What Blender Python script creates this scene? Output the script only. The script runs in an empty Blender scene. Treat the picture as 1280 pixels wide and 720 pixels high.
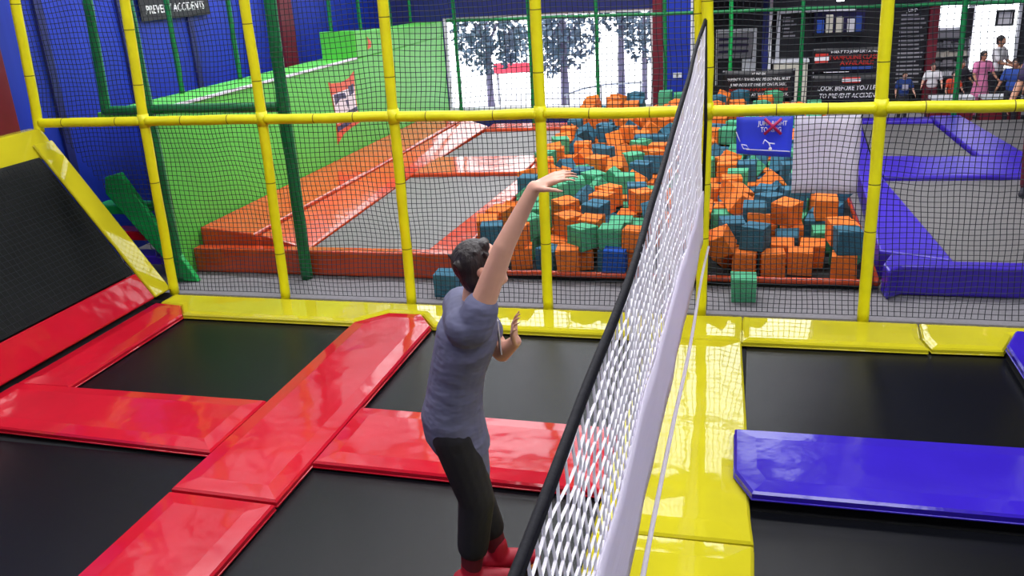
import bpy, bmesh, math, random
from mathutils import Vector, Matrix, noise
import numpy as np
rnd = random.Random(7)
PI = math.pi
scn = bpy.context.scene
COL = scn.collection

# ------------------------------------------------------------------ materials
def lin(c):
    return tuple(((v/255)/12.92 if v/255 <= .04045 else (((v/255)+.055)/1.055)**2.4) for v in c)

def mat(name, rgb, rough=.5, bump=0, scale=8, spec=.5, vary=0, vscale=6, emit=0, stretch=None, detail=3, coat=0):
    m = bpy.data.materials.new(name); m.use_nodes = True
    nt = m.node_tree; b = nt.nodes['Principled BSDF']
    c = lin(rgb)
    b.inputs['Base Color'].default_value = (*c, 1)
    b.inputs['Roughness'].default_value = rough
    b.inputs['Specular IOR Level'].default_value = spec
    if coat:
        b.inputs['Coat Weight'].default_value = coat; b.inputs['Coat Roughness'].default_value = .05
    if emit:
        b.inputs['Emission Color'].default_value = (*c, 1); b.inputs['Emission Strength'].default_value = emit
    tc = nt.nodes.new('ShaderNodeTexCoord'); src = tc.outputs['Object']
    if stretch:
        mp = nt.nodes.new('ShaderNodeMapping'); mp.inputs['Scale'].default_value = stretch
        nt.links.new(src, mp.inputs['Vector']); src = mp.outputs['Vector']
    if vary:
        n = nt.nodes.new('ShaderNodeTexNoise'); n.inputs['Scale'].default_value = vscale; n.inputs['Detail'].default_value = 4
        nt.links.new(src, n.inputs['Vector'])
        r = nt.nodes.new('ShaderNodeValToRGB')
        r.color_ramp.elements[0].position = .3; r.color_ramp.elements[1].position = .7
        r.color_ramp.elements[0].color = (*[v*(1-vary) for v in c], 1)
        r.color_ramp.elements[1].color = (*[min(1, v*(1+vary)) for v in c], 1)
        nt.links.new(n.outputs['Fac'], r.inputs['Fac']); nt.links.new(r.outputs['Color'], b.inputs['Base Color'])
    if bump:
        n = nt.nodes.new('ShaderNodeTexNoise'); n.inputs['Scale'].default_value = scale; n.inputs['Detail'].default_value = detail
        nt.links.new(src, n.inputs['Vector'])
        bp = nt.nodes.new('ShaderNodeBump'); bp.inputs['Strength'].default_value = bump; bp.inputs['Distance'].default_value = .02
        nt.links.new(n.outputs['Fac'], bp.inputs['Height']); nt.links.new(bp.outputs['Normal'], b.inputs['Normal'])
    return m

def weave(name, rgb, rough, scale, bump=.3, spec=.5):
    m = mat(name, rgb, rough, spec=spec); nt = m.node_tree; b = nt.nodes['Principled BSDF']
    tc = nt.nodes.new('ShaderNodeTexCoord'); w = []
    for ax in ('X', 'Y'):
        t = nt.nodes.new('ShaderNodeTexWave'); t.bands_direction = ax; t.inputs['Scale'].default_value = scale
        nt.links.new(tc.outputs['Object'], t.inputs['Vector']); w.append(t)
    mx = nt.nodes.new('ShaderNodeMath'); mx.operation = 'MULTIPLY'
    nt.links.new(w[0].outputs['Fac'], mx.inputs[0]); nt.links.new(w[1].outputs['Fac'], mx.inputs[1])
    bp = nt.nodes.new('ShaderNodeBump'); bp.inputs['Strength'].default_value = bump; bp.inputs['Distance'].default_value = .003
    nt.links.new(mx.outputs[0], bp.inputs['Height']); nt.links.new(bp.outputs['Normal'], b.inputs['Normal'])
    return m

VIN = dict(rough=.11, bump=.22, scale=5, vary=.06, vscale=3)
M = {
 'yellow': mat('yellow_vinyl', (194, 184, 34), rough=.035, bump=.09, scale=4, vary=.05, vscale=3, detail=2),
 'red': mat('red_vinyl', (188, 22, 42), rough=.1, bump=.4, scale=3.6, detail=2, vary=.06, vscale=3),
 'purple': mat('violet_vinyl', (50, 30, 172), rough=.14, bump=.25, scale=5, vary=.06, vscale=3),
 'violet': mat('violet_dull_vinyl', (62, 36, 186), rough=.36, bump=.35, scale=7, vary=.08, vscale=3),
 'orange': mat('orange_vinyl', (200, 72, 36), rough=.12, bump=.25, scale=5, vary=.1, vscale=4),
 'foamtube': mat('yellow_foam_sleeve', (232, 226, 12), rough=.4, bump=.2, scale=14, vary=.08, vscale=5),
 'seam': mat('dark_seam', (112, 104, 10), rough=.6),
 'bed': weave('black_woven_bed', (13, 14, 18), .26, 90, .12, .2),
 'greybed': weave('grey_woven_bed', (114, 111, 111), .5, 60, .2, .4),
 'darkbed': weave('dark_woven_bed', (12, 15, 16), .45, 60, .25, .15),
 'net': mat('dark_net_cord', (16, 26, 34), rough=.8),
 'whitecord': mat('white_net_cord', (246, 243, 252), rough=.7),
 'whiteband': mat('white_net_band', (240, 236, 250), rough=.6, bump=.25, scale=9, stretch=(1, .3, 3)),
 'blacktape': mat('black_tape', (10, 11, 20), rough=.75, spec=.25, bump=.2, scale=30),
 'carpet': mat('grey_carpet', (128, 125, 130), rough=.75, bump=.3, scale=120, vary=.1, vscale=30, spec=.3),
 'undercourt': mat('dark_concrete', (24, 25, 28), rough=.9, vary=.2),
 'green': mat('green_padded_wall', (92, 200, 72), rough=.5, bump=.12, scale=3, vary=.05, vscale=2),
 'greentube': mat('green_foam_sleeve', (0, 118, 62), rough=.45, bump=.25, scale=20, vary=.15, vscale=9),
 'greenbright': mat('bright_green_sleeve', (20, 176, 84), rough=.45, bump=.25, scale=20, vary=.15, vscale=9),
 'bluewall': mat('blue_painted_wall', (12, 48, 176), rough=.6, bump=.1, scale=3, vary=.18, vscale=1.2, stretch=(1, 3, .3)),
 'navy': mat('navy_wall', (22, 32, 104), rough=.6, vary=.1),
 'maroon': mat('maroon_column', (112, 20, 40), rough=.5, vary=.1),
 'wallgrey': mat('grey_plaster', (120, 122, 128), rough=.8, bump=.1, scale=20, vary=.05),
 'walldark': mat('dark_panelling', (26, 24, 34), rough=.7, vary=.2),
 'ceiling': mat('dark_ceiling', (60, 60, 64), rough=.9),
 'whitepaint': mat('white_paint', (226, 228, 236), rough=.4, vary=.03),
 'cream': mat('cream_panel', (222, 216, 200), rough=.5, vary=.05),
 'black': mat('black_board', (20, 18, 26), rough=.45, vary=.2, bump=.1, scale=5),
 'white': mat('white_print', (236, 234, 240), rough=.6),
 'greyprint': mat('grey_print', (150, 148, 156), rough=.6),
 'redprint': mat('red_print', (196, 44, 34), rough=.6),
 'blueprint': mat('blue_print', (40, 84, 190), rough=.6),
 'signblue': mat('blue_sign_sheet', (84, 104, 244), rough=.35, bump=.15, scale=4, vary=.05),
 'signwhite': mat('pale_lilac_sheet', (238, 234, 248), rough=.5, bump=.2, scale=4),
 'crimson': mat('crimson_cross', (170, 14, 84), rough=.5),
 'orangeprint': mat('orange_print', (222, 84, 38), rough=.5),
 'darkprint': mat('dark_blue_print', (36, 30, 84), rough=.5),
 'metal': mat('grey_metal', (140, 142, 150), rough=.35),
 'f_orange': mat('orange_foam', (234, 122, 48), rough=.85, bump=.5, scale=60, vary=.14, vscale=9, spec=.2),
 'f_teal': mat('teal_foam', (58, 106, 128), rough=.85, bump=.5, scale=60, vary=.14, vscale=9, spec=.2),
 'f_green': mat('green_foam', (82, 168, 126), rough=.85, bump=.5, scale=60, vary=.12, vscale=9, spec=.2),
 'f_blue': mat('blue_foam', (34, 84, 182), rough=.85, bump=.5, scale=60, vary=.12, vscale=9, spec=.2),
 'skin': mat('skin', (214, 160, 138), rough=.5, vary=.05, vscale=12),
 'skintan': mat('tan_skin', (176, 124, 98), rough=.5, vary=.05, vscale=12),
 'hair': mat('dark_hair', (34, 26, 26), rough=.5, bump=.6, scale=60, stretch=(1, 1, .25)),
 'shirt': mat('slate_shirt', (98, 99, 126), rough=.85, bump=.9, scale=7, vary=.1, vscale=5, stretch=(1, 1, 2.2), detail=2),
 'trousers': mat('black_trousers', (24, 22, 30), rough=.8, bump=.3, scale=14),
 'shoe': mat('red_shoe', (178, 18, 44), rough=.5),
 'sole': mat('amber_sole', (216, 132, 30), rough=.5),
 'sock': mat('dark_red_sock', (98, 8, 26), rough=.8),
 'eyewhite': mat('eye_white', (235, 232, 230), rough=.2),
 'iris': mat('iris', (40, 26, 20), rough=.2),
 'lip': mat('lip', (176, 92, 90), rough=.4),
 'tblue': mat('blue_tshirt', (44, 76, 160), rough=.8), 'tnavy': mat('navy_print_tshirt', (30, 60, 130), rough=.8),
 'twhite': mat('white_tshirt', (226, 224, 230), rough=.8), 'tpink': mat('pink_dress', (226, 130, 176), rough=.8),
 'tred': mat('orange_red_tshirt', (206, 70, 44), rough=.8), 'tmaroon': mat('maroon_leggings', (86, 16, 34), rough=.8),
 'tdark': mat('dark_violet_top', (46, 34, 74), rough=.8), 'tblack': mat('dark_clothes', (34, 32, 44), rough=.8),
 'leaf': mat('leaf', (70, 90, 110), rough=.6, vary=.25, vscale=3), 'bark': mat('bark', (96, 92, 116), rough=.9, bump=.5, scale=20),
 'pave': mat('pale_paving', (236, 236, 240), rough=.8, vary=.04), 'bluepave': mat('pale_blue_paving', (150, 190, 236), rough=.8, vary=.04),
 'pinkred': mat('red_board', (226, 60, 84), rough=.5), 'lampglow': mat('lamp_glow', (255, 255, 255), emit=14),
 'glass': None,
}
for k in ('signwhite', 'signblue', 'whiteband'):
    n_ = M[k].node_tree; b_ = n_.nodes['Principled BSDF']; t_ = n_.nodes.new('ShaderNodeBsdfTranslucent'); x_ = n_.nodes.new('ShaderNodeMixShader')
    t_.inputs['Color'].default_value = (*lin({'signwhite': (246, 242, 252), 'signblue': (86, 104, 246), 'whiteband': (246, 242, 252)}[k]), 1); x_.inputs[0].default_value = .55
    o2 = n_.nodes['Material Output']; n_.links.new(b_.outputs[0], x_.inputs[1]); n_.links.new(t_.outputs[0], x_.inputs[2]); n_.links.new(x_.outputs[0], o2.inputs['Surface'])
g = bpy.data.materials.new('window_glass'); g.use_nodes = True
nt = g.node_tree; nt.nodes.clear()
o_ = nt.nodes.new('ShaderNodeOutputMaterial'); tr = nt.nodes.new('ShaderNodeBsdfTransparent'); gl = nt.nodes.new('ShaderNodeBsdfGlossy')
gl.inputs['Roughness'].default_value = .02; mxs = nt.nodes.new('ShaderNodeMixShader'); fr = nt.nodes.new('ShaderNodeFresnel'); fr.inputs['IOR'].default_value = 1.3
nt.links.new(fr.outputs[0], mxs.inputs[0]); nt.links.new(tr.outputs[0], mxs.inputs[1]); nt.links.new(gl.outputs[0], mxs.inputs[2]); nt.links.new(mxs.outputs[0], o_.inputs[0])
M['glass'] = g

# ------------------------------------------------------------------ mesh helpers
class MB:
    def __init__(s): s.v = []; s.f = []; s.mi = []; s.m = 0; s.sm = []
    def add(s, vs, fs, smooth=False):
        n = len(s.v); s.v += [tuple(v) for v in vs]
        for f in fs: s.f.append(tuple(i+n for i in f)); s.mi.append(s.m); s.sm.append(smooth)
    def box(s, x0, x1, y0, y1, z0, z1):
        s.add([(x0,y0,z0),(x1,y0,z0),(x1,y1,z0),(x0,y1,z0),(x0,y0,z1),(x1,y0,z1),(x1,y1,z1),(x0,y1,z1)],
              [(3,2,1,0),(4,5,6,7),(0,1,5,4),(1,2,6,5),(2,3,7,6),(3,0,4,7)])
    def prism(s, poly, ext, off=(0,0,0)):
        n = len(poly); a = [Vector(p)+Vector(off) for p in poly]; b = [p+Vector(ext) for p in a]
        s.add(a+b, [tuple(range(n-1,-1,-1)), tuple(range(n,2*n))]+[(i,(i+1)%n,n+(i+1)%n,n+i) for i in range(n)])
    def tube(s, pts, r, seg=8, smooth=True, cap=True):
        pts = [Vector(p) for p in pts]; n = len(pts)
        rr = r if isinstance(r, (list, tuple)) else [r]*n
        vs = []; fs = []; up = None
        for i, p in enumerate(pts):
            t = (pts[min(i+1,n-1)]-pts[max(i-1,0)]).normalized()
            if up is None:
                up = Vector((0,0,1)) if abs(t.z) < .9 else Vector((1,0,0))
            a = t.cross(up).normalized(); b = a.cross(t).normalized(); up = b
            for k in range(seg):
                an = 2*PI*k/seg; vs.append(p+a*math.cos(an)*rr[i]+b*math.sin(an)*rr[i])
        for i in range(n-1):
            for k in range(seg):
                k2 = (k+1) % seg; fs.append((i*seg+k, i*seg+k2, (i+1)*seg+k2, (i+1)*seg+k))
        if cap: fs.append(tuple(range(seg-1,-1,-1))); fs.append(tuple((n-1)*seg+k for k in range(seg)))
        s.add(vs, fs, smooth)
    def build(s, name, mats, parent=None, bevel=0, seg=2):
        me = bpy.data.meshes.new(name); me.from_pydata(s.v, [], s.f)
        for m in (mats if isinstance(mats, (list, tuple)) else [mats]): me.materials.append(m)
        me.polygons.foreach_set('material_index', s.mi); me.polygons.foreach_set('use_smooth', s.sm)
        bm = bmesh.new(); bm.from_mesh(me); bmesh.ops.recalc_face_normals(bm, faces=bm.faces); bm.to_mesh(me); bm.free()
        me.update()
        o = bpy.data.objects.new(name, me); COL.objects.link(o)
        if parent:
            o.parent = parent; o.matrix_parent_inverse = Matrix.Translation(parent.location).inverted() if parent.type == 'EMPTY' else Matrix.Identity(4)
        if bevel:
            b = o.modifiers.new('soft_edges', 'BEVEL'); b.width = bevel; b.segments = seg; b.limit_method = 'ANGLE'
        return o

def tag(o, label=None, cat=None, group=None, kind=None):
    if label: o['label'] = label
    if cat: o['category'] = cat
    if group: o['group'] = group
    if kind: o['kind'] = kind
    return o
def root(name, loc, label, cat, group=None):
    o = bpy.data.objects.new(name, None); o.location = loc; o.empty_display_size = .1; COL.objects.link(o)
    return tag(o, label, cat, group)
def struct(mb, name, m, bevel=0): return tag(mb.build(name, m, bevel=bevel), kind='structure')

def inset(poly, d):
    n = len(poly); out = []
    for i in range(n):
        p0, p1, p2 = Vector(poly[i-1]), Vector(poly[i]), Vector(poly[(i+1)%n])
        e1 = (p1-p0).normalized(); e2 = (p2-p1).normalized()
        n1 = Vector((-e1.y, e1.x)); n2 = Vector((-e2.y, e2.x))
        b = (n1+n2); b = b/max(.3, b.dot(n1)); out.append(p1+b*d)
    return out
def ccw(poly):
    a = sum(poly[i-1][0]*poly[i][1]-poly[i][0]*poly[i-1][1] for i in range(len(poly)))
    return poly if a > 0 else poly[::-1]

def pad(name, poly, m, label, cat='pad', z=0., h=.045, crown=.010, edge=.115, group=None, wr=0.):
    """cushioned vinyl pad: side wall, sloped rim, flat top"""
    poly = ccw([tuple(p) for p in poly]); n = len(poly)
    rings = [(poly, z-h), (poly, z-.012), (inset(poly, .012), z), (inset(poly, edge), z+crown)]
    vs = []; fs = []
    for pl, zz in rings: vs += [(p[0], p[1], zz) for p in pl]
    for r in range(3):
        for i in range(n): fs.append((r*n+i, r*n+(i+1)%n, (r+1)*n+(i+1)%n, (r+1)*n+i))
    fs.append(tuple(range(n-1,-1,-1))); fs.append(tuple(range(3*n, 4*n)))
    mb = MB(); mb.add(vs, fs)
    o = mb.build(name, m)
    # stitched hem along the sides (child)
    hem = MB(); pts = [(p[0], p[1], z-h+.006) for p in poly]
    hem.tube(pts+[pts[0]], .006, 6)
    hm = hem.build('hem', m, None); hm.parent = o
    return tag(o, label, cat, group)

def bed(name, x0, x1, y0, y1, m, label, z=-.05, group='black trampoline beds of the court'):
    mb = MB(); mb.box(x0, x1, y0, y1, z-.014, z)
    return tag(mb.build(name, m), label, 'trampoline', group)

def strand_mesh(name, lines, r, m, parent=None, seg=3):
    mb = MB(); V = []; F = []
    for L in lines:
        n = len(L); base = len(V)
        for i, p in enumerate(L):
            t = (L[min(i+1,n-1)]-L[max(i-1,0)]).normalized()
            up = Vector((0,0,1)) if abs(t.z) < .8 else Vector((1,0,0))
            a = t.cross(up).normalized(); b = a.cross(t)
            for k in range(seg):
                an = 2*PI*k/seg; V.append(tuple(p+(a*math.cos(an)+b*math.sin(an))*r))
        for i in range(n-1):
            for k in range(seg):
                k2 = (k+1)%seg; F.append((base+i*seg+k, base+i*seg+k2, base+(i+1)*seg+k2, base+(i+1)*seg+k))
    me = bpy.data.meshes.new(name); me.from_pydata(V, [], F); me.materials.append(m); me.update()
    o = bpy.data.objects.new(name, me); COL.objects.link(o)
    if parent: o.parent = parent; o.matrix_parent_inverse = Matrix.Translation(parent.location).inverted()
    return o

def text(s, parent, m, size, loc, rot, name='lettering', width=None, align='CENTER', shear=0., ext=.0015):
    c = bpy.data.curves.new(name, 'FONT'); c.body = s; c.size = size; c.align_x = align; c.align_y = 'CENTER'; c.extrude = ext; c.shear = shear; c.offset = size*.012
    c.resolution_u = 2
    o = bpy.data.objects.new(name, c); COL.objects.link(o)
    bpy.context.view_layer.update()
    if width and o.dimensions.x > 0: o.scale = (width/o.dimensions.x, 1, 1)
    dg = bpy.context.evaluated_depsgraph_get()
    me = bpy.data.meshes.new_from_object(o.evaluated_get(dg)); sc = o.scale.copy()
    bpy.data.objects.remove(o); bpy.data.curves.remove(c)
    me.materials.clear(); me.materials.append(m)
    o = bpy.data.objects.new(name, me); COL.objects.link(o)
    o.scale = sc; o.location = loc; o.rotation_euler = rot
    o.parent = parent; o.matrix_parent_inverse = Matrix.Translation(parent.location).inverted()
    return o

# ================================================================== SETTING
f = MB(); f.box(-3, 12.5, -10, 0, -.2, -.066); struct(f, 'floor', M['undercourt'])
f = MB(); f.box(-3, 12.5, 0, 10, -.2, 0); struct(f, 'floor_walkway', M['carpet'])
# back wall with the shop window and the high glazing
w = MB()
YB0, YB1 = 8.6, 8.8
for b in ((-3, -.1, 0, 3), (-.1, 3.55, 0, .3), (-.1, 3.55, 1.9, 3), (4.2, 12.5, 1.98, 3.0), (-3, -2.6, 3, 8.8), (6.3, 12.5, 3, 8.8), (-2.6, 6.3, 6.9, 7.4), (4.3, 6.3, 7.4, 8.4), (-2.6, 6.3, 8.4, 8.8)):
    w.box(b[0], b[1], YB0, YB1, b[2], b[3])
struct(w, 'wall_back', M['navy'])
w = MB(); w.box(3.7, 4.14, 8.56, 8.8, 0, 3); struct(w, 'wall_back_panel', M['bluewall'])
w = MB(); w.box(3.53, 3.70, 8.5, 8.8, 0, 3); struct(w, 'column', M['maroon'], .01)
w = MB(); w.box(4.14, 4.2, 8.54, 8.8, 0, 3); struct(w, 'trim_1', M['whitepaint'], .004)
def window(n, x0, x1, z0, z1, y, mull, trans, fw=.04):
    r = MB()
    for a in (x0, x1-fw): r.box(a, a+fw, y-.03, y+.06, z0, z1)
    for a in (z0, z1-fw): r.box(x0+fw, x1-fw, y-.03, y+.06, a, a+fw)
    o = tag(r.build('window_%d' % n, M['whitepaint']), kind='structure')
    for xm in mull:
        k = MB(); k.box(xm-.02, xm+.02, y-.02, y+.05, z0+fw, z1-fw); c = k.build('window_mullion', M['metal']); c.parent = o
    for zm in trans:
        k = MB(); k.box(x0+fw, x1-fw, y-.021, y+.051, zm-.025, zm+.025); c = k.build('window_transom', M['metal']); c.parent = o
    k = MB(); k.box(x0+fw, x1-fw, y+.01, y+.016, z0+fw, z1-fw); c = k.build('window_glass', M['glass']); c.parent = o
window(1, -.1, 3.53, .3, 1.9, 8.65, [], [])
window(2, -2.6, 6.3, 3, 6.9, 8.68, [-.4, 1.9, 4.1], [5.6])
window(5, -2.6, 4.3, 7.4, 8.4, 8.68, [-.4, 1.9], [])
# annex behind the right-hand opening
w = MB(); w.box(4.0, 7.97, 9.7, 9.85, 0, 3); w.box(7.97, 8.52, 9.7, 9.85, 0, 1.28); w.box(8.52, 9.25, 9.7, 9.85, 0, .6); w.box(7.97, 9.25, 9.7, 9.85, 1.72, 3); w.box(9.25, 12.5, 9.7, 9.85, 0, 3); w.box(4.0, 4.14, 8.8, 9.7, 0, 3)
struct(w, 'wall_annex', M['walldark'])
window(3, 7.97, 8.52, 1.28, 1.72, 9.72, [], [])
window(4, 8.52, 9.25, .6, 1.72, 9.72, [], [])
w = MB(); w.box(4.0, 12.5, 8.8, 9.85, 3.0, 3.1); struct(w, 'ceiling_annex', M['ceiling'])
w = MB(); w.box(-1.5, -1.3, -10, 8.6, 0, 3.0); struct(w, 'wall_left', M['bluewall'])
w = MB(); w.box(-1.5, -1.3, -10, 8.6, 3.0, 8.8); struct(w, 'wall_left_upper', M['whitepaint'])
w = MB(); w.box(12.3, 12.5, -10, 9.85, 0, 8.8); struct(w, 'wall_right', M['wallgrey'])
w = MB(); w.box(-3, 12.5, -10.2, -10, 0, 8.8); struct(w, 'wall_front', M['wallgrey'])
w = MB(); w.box(-3, 12.5, -10.2, 8.8, 8.8, 9.0); struct(w, 'ceiling', M['ceiling'])
for i, y in enumerate((-.45, 4.85)):
    w = MB(); w.box(-1.3, -1.14, y, y+.36, 0, 6); struct(w, 'pilaster_column', M['maroon'], .008)
for i, y in enumerate((.55, 1.7, 2.9, 4.1)):
    w = MB(); w.box(-1.3, -1.27, y, y+.1, 0, 6); struct(w, 'trim_%d' % (i+2), M['navy'], .004)

# ================================================================== COURT: beds and pads
bed('trampoline_bed', .46, 2.06, -1.9, -.48, M['bed'], 'black trampoline bed between the two red side pads, by the yellow wall strip')
bed('trampoline_bed', 2.74, 4.45, -1.9, -.48, M['bed'], 'black trampoline bed behind the jumping person, left of the white net')
bed('trampoline_bed', .03, 2.06, -4.9, -2.58, M['bed'], 'black trampoline bed in the lower left corner before the red cross pad')
bed('trampoline_bed', 2.74, 4.45, -4.9, -2.58, M['bed'], 'black trampoline bed the jumping person is on')
bed('trampoline_bed', 5.17, 6.87, -1.9, -.48, M['bed'], 'black trampoline bed behind the violet pad, right of the net')
bed('trampoline_bed', 5.2, 7.9, -4.9, -2.58, M['bed'], 'black trampoline bed in front of the violet pad, lower right')
bed('trampoline_bed', 7.58, 9.2, -1.9, -.48, M['bed'], 'black trampoline bed past the violet corner pad at far right')

G = 'yellow pads along the court'
pad('yellow_pad', [(.06,-.02),(.06,-.23),(.30,-.27),(.458,-.48),(2.06,-.48),(2.28,-.255),(2.58,-.255),(2.745,-.48),(4.45,-.49),(5.13,-.50),(5.13,-.02)], M['yellow'], 'long yellow pad strip under the netting, left of the net post', edge=.05, group=G)
pad('yellow_pad', [(5.135,-.02),(5.135,-.50),(6.385,-.49),(6.36,-.3),(6.385,-.02)], M['yellow'], 'yellow pad strip behind the black bed, right of the net post', edge=.05, group=G)
pad('yellow_pad', [(6.395,-.02),(6.375,-.3),(6.41,-.475),(6.86,-.46),(6.97,-.20),(7.6,-.20),(7.62,-.46),(9.0,-.46),(9.0,-.02)], M['yellow'], 'yellow pad strip at far right, touching the violet corner pad', edge=.05, group=G)
pad('yellow_pad', [(4.455,-.505),(5.13,-.515),(5.175,-1.65),(5.205,-2.66),(5.228,-2.92),(4.455,-2.93)], M['yellow'], 'long yellow pad running under the white net', edge=.14, group=G)
pad('yellow_pad', [(4.455,-2.94),(5.226,-2.94),(5.236,-4.9),(4.455,-4.9)], M['yellow'], 'yellow pad at the bottom edge beneath the white net', edge=.14, group=G)
G = 'red pads of the left courts'
pad('red_pad', [(2.065,-.5),(2.285,-.265),(2.575,-.265),(2.735,-.5),(2.735,-2.99),(2.065,-2.97)], M['red'], 'long red pad running back to the yellow strip between two black beds', z=.006, group=G)
pad('red_pad', [(2.065,-2.99),(2.735,-3.01),(2.735,-4.9),(2.065,-4.9)], M['red'], 'red pad at the bottom edge, nearest piece of the long red strip', z=.0, group=G)
pad('red_pad', [(.03,-1.905),(2.058,-1.895),(2.058,-2.57),(.03,-2.50)], M['red'], 'creased red cross pad on the left between two black beds', z=.008, group=G)
pad('red_pad', [(2.742,-1.885),(4.45,-1.91),(4.45,-2.61),(2.742,-2.575)], M['red'], 'red cross pad behind the jumping person', z=.004, group=G)
pad('red_pad', [(.02,-.25),(.30,-.28),(.455,-.485),(.47,-1.895),(.02,-1.90)], M['red'], 'flat red side pad at the foot of the left slope', z=.0, group=G)
G = 'violet pads of the right court'
pad('violet_pad', [(5.115,-1.92),(5.125,-2.38),(5.215,-2.575),(9.0,-2.585),(9.0,-1.87)], M['purple'], 'wide violet pad with cut corner lying over the yellow pad', z=.06, h=.05, group=G)
pad('violet_pad', [(6.87,-.47),(6.985,-.21),(7.58,-.21),(7.59,-.47),(7.58,-1.86),(6.88,-1.86)], M['purple'], 'violet corner pad cut off by the right edge', z=.05, h=.05, group=G)

# inclined trampoline wall on the left ---------------------------------
def slope(t, y, lift=0):     # t 0..1 up the slope
    p0, p1 = Vector((0, y, .03)), Vector((-.93, y, 1.42)); d = (p1-p0); nrm = Vector((d.z, 0, -d.x)).normalized()
    return p0+d*t+nrm*lift
def slab(name, t0, t1, y0, y1, h, m, parent=None, bevel=.015, nt=1):
    mb = MB(); vs = []
    q = [slope(t0,y0,0), slope(t0,y1,0), slope(t1,y1,0), slope(t1,y0,0)]
    e = slope(0,0,h)-slope(0,0,0)
    mb.prism(q, e); return mb.build(name, m, parent, bevel)
o = slab('inclined_pad', .0, .165, -4.9, -.245, .03, M['red'])
tag(o, 'red pad leaning up the left slope along the flat red pad', 'pad')
o = o_tr = slab('inclined_trampoline', .17, .93, -4.9, -.25, .012, M['darkbed'])
tag(o, 'dark sloping trampoline bed leaning up at the left edge', 'trampoline')
o = slab('inclined_pad', .0, 1.0, -.235, -.01, .035, M['yellow'])
tag(o, 'yellow pad strip running down the end of the left slope', 'pad')
mb = MB(); mb.prism([(-.86,0,1.30),(-1.0,0,1.54),(-1.12,0,1.54),(-1.12,0,1.30)], (0,-4.9,0), (0,-.0,0))
tag(mb.build('top_pad', M['yellow'], bevel=.015), 'yellow pad along the top of the left slope at the left edge', 'pad')
mb = MB(); mb.prism([(-.06,-.26,-.064),(-.95,-.26,-.064),(-.95,-.26,1.33),(-.20,-.26,.2)], (0,-4.6,0)); k = mb.build('support_base', M['black'], None); k.parent = o_tr
# netting laid over the sloping bed
lines = []
for i in range(0, 46):
    y = -.3-i*.05; lines.append([slope(.18+.72*k/24, y+.02*noise.noise((i*.4, k*.3, 2)), .06+.015*noise.noise((i*.3, k*.3, 0))) for k in range(25)])
for k in range(0, 25):
    lines.append([slope(.18+.72*k/24, -.3-i*.05, .06+.015*noise.noise((i*.3, k*.3, 0))) for i in range(46)])
o = strand_mesh('slope_netting', lines, .003, M['net']); tag(o, 'dark netting over the sloping trampoline bed at left', 'net')

# ================================================================== YELLOW FRAME + SAFETY NET
fr = root('netting_frame', (4.8, 0, 0), 'yellow foam-sleeved pole frame carrying the dark netting', 'frame')
PX = [(.0465,.081,.125),(1.188,1.2245,1.225),(2.384,2.395,2.408),(3.585,3.593,3.594),(4.812,4.835,4.828),(6.007,6.012,5.995),(7.25,7.25,7.22)]
def post(pts, name='post', r=.042, m='foamtube', seams=(.55, 1.15, 1.95, 2.5), parent=fr, side=0):
    a = MB(); pp = []
    P = [Vector(p) for p in pts]; L = [0]
    for i in range(1, len(P)): L.append(L[-1]+(P[i]-P[i-1]).length)
    tot = L[-1]; sm = [q for q in seams if .05 < q < tot-.05]
    ds = sorted([tot*k/40 for k in range(41) if all(abs(tot*k/40-q) > .012 for q in sm)]+[q-.004 for q in sm]+[q+.004 for q in sm])
    for d in ds:
        i = max(j for j in range(len(P)-1) if L[j] <= d+1e-9)
        p = P[i].lerp(P[i+1], (d-L[i])/(L[i+1]-L[i]))
        w = .006*Vector((noise.noise(p*2.3), noise.noise(p*2.3+Vector((7,0,0))), 0 if abs((P[-1]-P[0]).z) > .5 else noise.noise(p*2.3+Vector((3,9,0)))))
        pp.append(p+w)
    a.tube(pp, [r*(1+.06*noise.noise(Vector((d*9, P[0].x*3, 0)))) for d in ds], 14)
    for k in range(len(ds)-1):
        if any(abs(ds[k]-(q-.004)) < 1e-6 for q in sm):
            for q in range(14): a.mi[k*14+q] = 1
    return a.build(name, [M[m], M['seam']], parent)
# parent's transform: keep children in world coordinates by zero-location root
fr.location = (0, 0, 0)
post([(-1.02,0,1.50),(-1.02,0,1.586),(-.96,0,2.65),(-.94,0,3.1)], seams=(.5, 1.1))
for i, (a, b, c) in enumerate(PX):
    post([(a,0,-.005),(b,0,1.586),(c,0,2.5),(c+(c-b)*.6,0,3.1)], seams=(.35+.07*i, 1.05, 1.9, 2.35))
post([(4.775,.05,1.66),(4.76,.06,2.3),(4.75,.06,3.1)], r=.03, seams=(.6,))
bx = [-1.02]+[p[1] for p in PX]+[8.9]
for i in range(len(bx)-1):
    post([(bx[i]+.03,0,1.586),(.5*(bx[i]+bx[i+1]),0,1.58),(bx[i+1]-.03,0,1.586)], 'crossbar', .041, seams=(.25+.1*(i % 3), .8))
# soft caps at the crossings
for i, p in enumerate(PX):
    a = MB(); a.tube([(p[1],0,1.53),(p[1],0,1.645)], .047, 14); a.build('joint_sleeve', M['foamtube'], fr)

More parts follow.
